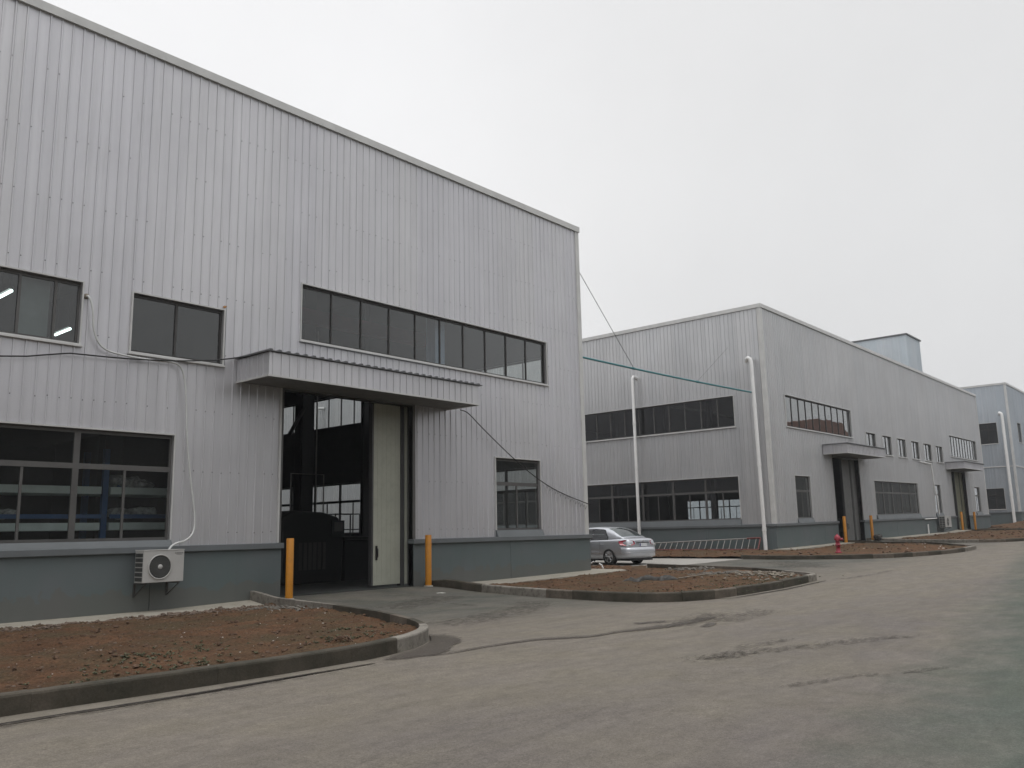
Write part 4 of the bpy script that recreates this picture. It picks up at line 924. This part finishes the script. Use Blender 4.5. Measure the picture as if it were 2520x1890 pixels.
# white hose arcing on the far soil
cable('hose', [(83, 13.2, 1.2), (86, 12.9, 1.35), (89, 12.6, 1.5), (92, 12.2, 1.45), (94, 11.9, 1.1)], .09, 'white_hose', 'white hose arching over the farthest soil bed', 'hose', 2)
# pebbles fallen on the second kerb zone: white rag
c = MB(); c.blob((14.6, 15.0, .09), .09, (1.6, .6, .12)); tag(c.build('paper_scrap', 'stone_white'), 'scrap of pale paper on the driveway before the open door', 'litter')

# ------------------------------------------------------------------ inside the near workshop
SR = empty('storage_rack', (5, 19.5, .1), 'blue storage rack with pale boards behind the long left window', 'shelving')
for x in (2.6, 5.35, 8.38):
    for y in (19.2, 20.2):
        c = MB(); c.box(x - .06, x + .06, y - .05, y + .05, .1, 3.5); c.build('post', 'blue_steel', SR)
for z in (1.72, 2.50):
    for a, b in ((2.7, 5.25), (5.45, 8.28), (8.48, 10.6)):
        c = MB(); c.box(a, b, 19.12, 20.25, z, z + .16); c.build('shelf_board', 'board', SR)
for a, b in ((2.7, 5.25), (5.45, 8.28), (8.48, 10.6)):
    c = MB(); c.box(a, b, 19.08, 19.13, 1.97, 2.06); c.build('beam', 'blue_steel', SR)
def bag(x, y, z, sx_, sz_, lab):
    c = MB()
    for _ in range(10): c.blob((x + random.uniform(-sx_, sx_), y + random.uniform(-.15, .15), z + sz_ * random.uniform(.3, .8)), sz_, (1.3, 1, .6), 0, .3)
    tag(c.build('wrapped_parts', 'plastic_wrap'), lab, 'package', 'plastic-wrapped parts on the rack')
bag(9.0, 19.5, 2.66, .35, .22, 'plastic-wrapped parts on the upper shelf behind the long window'); bag(9.1, 19.5, 2.0, .5, .2, 'plastic-wrapped parts on the lower shelf behind the long window')
bag(6.3, 19.5, 1.98, .4, .16, 'dim wrapped parts on the lower shelf at the left')
c = MB(); c.box(8.72, 8.9, 19.3, 19.5, 2.66, 2.82); tag(c.build('blue_bin', 'blue_steel'), 'small blue bin on the upper shelf of the rack', 'bin')
for (x, ya, yb, lab) in ((6.55, 20.28, 21.0, 'lit ceiling tube lamp at the left edge, seen through the upper window'), (8.89, 23.0, 23.95, 'lit ceiling tube lamp seen low in the upper left window')):
    E_ = empty('tube_lamp', (x, ya, 7.0), lab, 'lamp', 'lit tube lamps behind the upper left window')
    c = MB(); c.tube([(x, ya, 7.0), (x, yb, 7.0)], .035, 10); c.build('tube', 'tube_light', E_)
    c = MB(); c.box(x - .05, x + .05, ya, yb, 7.05, 7.1); c.tube([(x, ya + .1, 7.1), (x, ya + .1, 9.4)], .008, 5); c.tube([(x, yb - .1, 7.1), (x, yb - .1, 9.4)], .008, 5); c.build('batten', 'frame', E_)
c = MB(); c.box(5.98, 6.52, 18.0, 18.04, 5.2, 6.9); tag(c.build('screen_panel', 'curtain'), 'pale greenish panel standing behind the upper left window', 'panel')
MC = empty('machine', (15.6, 22.3, .1), 'dark bulky machine standing inside the open door', 'machine')
c = MB(); c.prism([(-1.0, .1), (1.2, .1), (1.25, 1.5), (1.05, 2.05), (.5, 2.2), (-.6, 2.25), (-1.0, 2.05)], 21.6, 23.4, lambda u, a, b: (15.6 + a, u, b)); c.build('body', 'machine_dark', MC, bevel=.06)
c = MB(); c.box(16.9, 18.4, 21.6, 22.8, .1, 1.35); c.box(16.8, 18.6, 21.5, 22.9, 1.35, 1.45); c.build('work_table', 'machine_dark', MC, bevel=.02)
c = MB(); c.box(16.35, 16.8, 21.52, 21.6, 1.45, 1.95); c.build('control_panel', 'machine_green', MC)
c = MB(); c.box(16.42, 16.74, 21.505, 21.518, 1.62, 1.9); c.build('display', 'frame_grey', MC)
c = MB()
for i in range(6): c.box(15.2 + i * .17, 15.31 + i * .17, 21.585, 21.6, .5, 1.3)
c.build('vent_slots', 'frame', MC)
c = MB(); c.tube([(18.65, 25.56, .2), (18.65, 25.56, 9)], .025, 6); c.build('conduit', 'ladder_metal', B1)
c = MB(); c.tube([(15.0, 21.8, 2.1), (15.0, 21.8, 3.36), (16.2, 21.8, 3.36), (16.2, 21.8, 2.0)], .02, 6); c.build('pipe_frame', 'ladder_metal', MC)
TR = empty('trolley_rack', (21.5, 27.5, .1), 'dark trolley rack inside the door before the far window', 'trolley')
c = MB()
for x in (20.8, 22.0):
    for y in (27.2, 27.8): c.tube([(x, y, .1), (x, y, 2.3)], .03, 6)
for z in (1.1, 1.7, 2.3): c.box(20.8, 22.0, 27.2, 27.8, z, z + .04)
c.build('frame', 'machine_dark', TR)

# ------------------------------------------------------------------ silver car
def car():
    E_ = empty('parked_car', (0, 0, 0), 'silver sedan parked between the workshops, seen from its rear corner', 'car')
    W = .86
    # lower body: stations (x, z_bottom, half width, belt z, deck z, width at deck)
    st = [(-1.00, .42, .62, .70, .78, .52), (-.97, .30, .72, .80, .93, .60), (-.90, .24, .80, .86, 1.00, .66), (-.70, .22, .84, .88, 1.02, .70), (-.35, .21, .86, .90, 1.00, .74), (.1, .20, .865, .91, .97, .76), (.8, .19, .87, .91, .95, .77), (1.6, .19, .87, .90, .94, .77), (2.1, .20, .865, .88, .93, .75), (2.7, .21, .85, .84, .90, .72), (3.2, .24, .80, .76, .83, .64), (3.45, .30, .70, .66, .74, .56), (3.55, .40, .55, .58, .62, .46)]
    mb = MB(); rings = []
    for x, zb, w_, zt, zd, wd in st:
        h = [(0, zb), (w_ * .82, zb), (w_ * .95, zb + .07), (w_ * .985, zb + (zt - zb) * .45), (w_, zb + (zt - zb) * .62), (w_ * .985, zt), (wd + (w_ - wd) * .5, (zt * .35 + zd * .65)), (wd, zd), (wd * .5, zd + .012), (0, zd + .016)]
        ring = [(x, y, z) for y, z in h] + [(x, -y, z) for y, z in h[-2:0:-1]]
        rings.append(ring)
    n = len(rings[0]); vs = [v for r_ in rings for v in r_]
    fs = [(i * n + j, i * n + (j + 1) % n, (i + 1) * n + (j + 1) % n, (i + 1) * n + j) for i in range(len(rings) - 1) for j in range(n)]
    fs += [tuple(range(n - 1, -1, -1)), tuple((len(rings) - 1) * n + j for j in range(n))]
    mb.add(vs, fs, 0, True); mb.world = False
    body = mb.build('body', ['car_silver', 'car_black'], None)
    sub = body.modifiers.new('s', 'SUBSURF'); sub.levels = 2; sub.render_levels = 2
    cuts = []
    for x in (0, 2.6):
        c = MB(); c.world = False; c.lathe([(0, -1.2), (.37, -1.2), (.37, 1.2), (0, 1.2)], 36, (x, 0, .31), 'y'); k_ = c.build('cut', ['car_black', 'car_black']); cuts.append(k_)
        b_ = body.modifiers.new('b', 'BOOLEAN'); b_.object = k_; b_.operation = 'DIFFERENCE'; b_.solver = 'EXACT'
    bpy.context.view_layer.update()
    dg = bpy.context.evaluated_depsgraph_get(); me = bpy.data.meshes.new_from_object(body.evaluated_get(dg)); body.modifiers.clear(); body.data = me
    for k_ in cuts: bpy.data.objects.remove(k_)
    for p in me.polygons:
        c_ = p.center
        if any(abs((c_.x - x) ** 2 + (c_.z - .31) ** 2 - .37 ** 2) < .02 and abs((p.normal.y)) < .2 and abs(c_.y) < .9 and math.hypot(c_.x - x, c_.z - .31) < .385 for x in (0, 2.6)) : p.material_index = 1
    body.parent = E_
    def part(mb, name, mat, par=E_, **k):
        mb.world = False; return mb.build(name, mat, par, **k)
    # greenhouse
    gs = [(-.62, 1.00, 1.005, .70, .68), (-.30, .98, 1.16, .735, .64), (.02, .96, 1.32, .755, .60), (.30, .94, 1.405, .765, .575), (.9, .93, 1.445, .77, .575), (1.35, .93, 1.435, .77, .57), (1.75, .93, 1.29, .76, .60), (2.2, .90, .99, .74, .70), (2.32, .90, .93, .72, .70)]
    mb = MB(); rings = []
    for x, z0, z1, w0, w1 in gs:
        h = [(w0, z0 - .04), (w0, z0), ((w0 + w1) / 2 + .012, (z0 + z1) / 2), (w1, z1 - .012 * (z1 > 1.2)), (w1 * .85, z1 + .015), (w1 * .4, z1 + .03), (0, z1 + .034)]
        rings.append([(x, y, z) for y, z in h] + [(x, -y, z) for y, z in h[-2::-1]])
    n = len(rings[0]); mb.add([v for r_ in rings for v in r_], [(i * n + j, i * n + j + 1, (i + 1) * n + j + 1, (i + 1) * n + j) for i in range(len(rings) - 1) for j in range(n - 1)], 0, True)
    part(mb, 'cabin', 'car_silver')
    def gi(x):
        for a, b in zip(gs, gs[1:]):
            if a[0] <= x <= b[0]: t = (x - a[0]) / (b[0] - a[0]); return [p + (q - p) * t for p, q in zip(a, b)]
        return gs[-1]
    def side(poly, s, mb, off):      # poly in (x, h) with h 0..1 up the side
        vs = []
        for x, h in poly:
            _, z0, z1, w0, w1 = gi(x); z = z0 + (z1 - z0) * h; mid = (w0 + w1) / 2 + .012
            y = w0 + (mid - w0) * h * 2 if h < .5 else mid + (w1 - mid) * (h - .5) * 2
            vs.append((x, s * (y + off), z))
        k_ = len(poly) // 2; mb.add(vs, [(i, i + 1, len(poly) - 2 - i, len(poly) - 1 - i) for i in range(k_ - 1)], 0, True)
    def band(xs, lo, hi): return [(x, lo(x)) for x in xs] + [(x, hi(x)) for x in xs[::-1]]
    for s in (1, -1):
        for x0, x1, tl in ((.13, .93, True), (1.0, 1.78, False)):
            xs = [x0 + (x1 - x0) * i / 8 for i in range(9)]
            hi = (lambda x: .30 + .56 * sstep((x - .10) / .28)) if tl else (lambda x: .86 - .30 * sstep((x - 1.4) / .4))
            mb = MB(); side(band(xs, lambda x: .04, hi), s, mb, .016); part(mb, 'side_window', 'car_glass')
            mb = MB(); 
            side(band([x0 - .03] + xs + [x1 + .03], lambda x: -.02, lambda x: min(hi(x) + .05, .93)), s, mb, .010); part(mb, 'window_surround', 'car_black')
    mb = MB(); rows = []
    for t in [i / 6 for i in range(7)]:
        x = -.50 + .72 * t; _, z0, z1, w0, w1 = gi(x); z = z1; wv = w1 * .93
        rows.append([(x - .012, wv * q, z + .034 - .036 * abs(q) ** 2.2 + .012) for q in (-1, -.6, -.2, .2, .6, 1)])
    mb.add([v for r_ in rows for v in r_], [(i * 6 + j, i * 6 + j + 1, (i + 1) * 6 + j + 1, (i + 1) * 6 + j) for i in range(6) for j in range(5)], 0, True); part(mb, 'rear_window', 'car_glass')
    # dark interior block so the glass reads as a cabin
    mb = MB(); mb.prism([(-.3, .95), (1.9, .95), (1.55, 1.3), (.95, 1.34), (.4, 1.28), (0, 1.15)], -.52, .52, lambda u, a, b: (a, u, b)); part(mb, 'seats', 'car_black')
    # wheels
    for x in (0, 2.6):
        for s in (1, -1):
            o = bpy.data.objects.new('wheel', None)
            t = MB(); t.lathe([(.21, -.10), (.30, -.105), (.318, -.08), (.322, 0), (.318, .08), (.30, .105), (.21, .10)], 36, (x, s * .755, .322), 'y'); tyre = part(t, 'tyre', 'tyre')
            r_ = MB(); yo = s * (.755 + .07); r_.lathe([(.0, yo - s * .05), (.17, yo - s * .05), (.205, yo - s * .04), (.215, yo + s * .03), (.205, yo + s * .03)], 30, (x, 0, .322), 'y', 1)
            r_.lathe([(.195, yo + s * .028), (.213, yo + s * .036), (.218, yo + s * .02)], 30, (x, 0, .322), 'y', 0)
            for k_ in range(5):
                a = k_ * 2 * math.pi / 5 + .3
                for da in (-.17, .17):
                    p0 = (x + math.cos(a) * .03, yo + s * .012, .322 + math.sin(a) * .03); p1 = (x + math.cos(a + da * .6) * .12, yo + s * .02, .322 + math.sin(a + da * .6) * .12); p2 = (x + math.cos(a + da * 1.5) * .205, yo + s * .022, .322 + math.sin(a + da * 1.5) * .205)
                    r_.tube([p0, p1, p2], .014, 6, 0)
            r_.lathe([(0, yo + s * .03), (.035, yo + s * .028), (.045, yo)], 14, (x, 0, .322), 'y', 0)
            part(r_, 'rim', ['alloy', 'car_black'], tyre)
            bpy.data.objects.remove(o)
    # tail lamps
    for s in (1, -1):
        mb = MB(); 
        prof = [(-.60, .93), (-.66, .80), (-.82, .745), (-.93, .76)]
        P = [(-.52, .845, .90), (-.62, .85, .77), (-.86, .79, .735), (-1.005, .60, .75), (-1.015, .44, .80), (-1.0, .44, .90), (-.93, .64, .965), (-.78, .77, .955)]
        vs = [(x, s * (y + .012), z) for x, y, z in P] + [(x * .5 - .3, s * (y - .12), z) for x, y, z in P]
        cen = (-.86, s * .77, .85); k_ = 8
        vs.append(cen); mb.add(vs, [(i, (i + 1) % k_, 16) for i in range(k_)] + [(i, (i + 1) % k_, k_ + (i + 1) % k_, k_ + i) for i in range(k_)], 0, True); part(mb, 'tail_lamp', 'lamp_red')
        mb = MB(); mb.blob((-.94, s * .67, .765), .085, (.5, 1.2, .35), 0, .02); part(mb, 'reversing_lamp', 'lamp_clear')
        mb = MB(); mb.box(-1.012, -.99, s * .56 - .06, s * .56 + .06, .40, .43); part(mb, 'reflector', 'lamp_red')
    # boot lid, plate, bumper
    mb = MB(); mb.box(-1.03, -1.0, -.42, .42, .90, .935); part(mb, 'boot_trim', 'car_silver', bevel=.01)
    mb = MB(); mb.box(-1.022, -1.0, -.36, .36, .835, .86); part(mb, 'handle_bar', 'car_black')
    mb = MB(); mb.box(-1.028, -1.0, -.22, .22, .70, .825); pl_ = part(mb, 'number_plate', 'plate_white')
    mb = MB(); mb.box(-1.0295, -1.0285, .14, .205, .71, .815); part(mb, 'plate_mark', 'plate_blue', pl_)
    mb = MB(); mb.tube([(-1.03, math.cos(a) * .05, .895 + math.sin(a) * .032) for a in [i * math.pi / 8 for i in range(17)]], .008, 6, caps=False); mb.tube([(-1.03, 0, .927), (-1.03, 0, .863)], .008, 6); part(mb, 'emblem', 'alloy')
    mb = MB(); P = [(-.66, .862), (-.86, .835), (-1.0, .70), (-1.075, .40), (-1.09, 0)]
    P = P + [(a, -b) for a, b in P[-2::-1]]; rows = []
    for dx, z in ((0.04, .30), (-.01, .34), (-.012, .44), (-.018, .56), (.0, .655), (.06, .68)): rows.append([(x + dx + (.04 if dx > .02 else 0), y * (1.0 if dx < .03 else .97), z) for x, y in P])
    k_ = len(P); mb.add([v for r_ in rows for v in r_], [(i * k_ + j, i * k_ + j + 1, (i + 1) * k_ + j + 1, (i + 1) * k_ + j) for i in range(5) for j in range(k_ - 1)], 0, True); bp = part(mb, 'rear_bumper', 'car_silver')
    mb = MB(); mb.tube([(x - .015, y * 1.0, .49) for x, y in P], .008, 6); part(mb, 'bumper_strip', 'alloy', bp)
    for s in (1, -1):
        mb = MB(); mb.tube([(.20, s * .866, .80), (.25, s * .90, .80), (.38, s * .90, .80), (.43, s * .866, .80)], .014, 8); part(mb, 'door_handle', 'car_silver')
        mb = MB(); mb.tube([(.46, s * .868, .90), (.44, s * .876, .55), (.52, s * .868, .30)], .004, 4); mb.tube([(.97, s * .872, .92), (.97, s * .88, .55), (.97, s * .87, .28)], .004, 4); part(mb, 'door_gap', 'car_black')
        mb = MB(); mb.tube([(.42, s * .882, .50), (1.3, s * .885, .50), (2.15, s * .882, .50)], .012, 6); part(mb, 'side_strip', 'car_silver')
    mb = MB(); mb.box(-.9, 3.3, -.66, .66, .17, .24); part(mb, 'underbody', 'car_black')
    return E_
CR = car(); CR.location = (28.55, 19.05, g(28.2) + .02); CR.rotation_euler = (0, 0, R(81)); CR.scale = (1, 1, 1)

# ------------------------------------------------------------------ thin damp air
mh = newmat('haze'); th = NT(mh); vp = th.n('ShaderNodeVolumePrincipled'); vp.inputs['Color'].default_value = (.93, .95, 1, 1); vp.inputs['Density'].default_value = .00055; vp.inputs['Anisotropy'].default_value = 0; th.l(vp.outputs[0], th.o.inputs['Volume']); MATS['haze'] = mh
c = MB(); c.box(-1500, 2600, -1500, 2600, -2, 60); tag(c.build('haze', 'haze'), 'thin grey damp air over the whole yard', 'haze', kind='stuff')
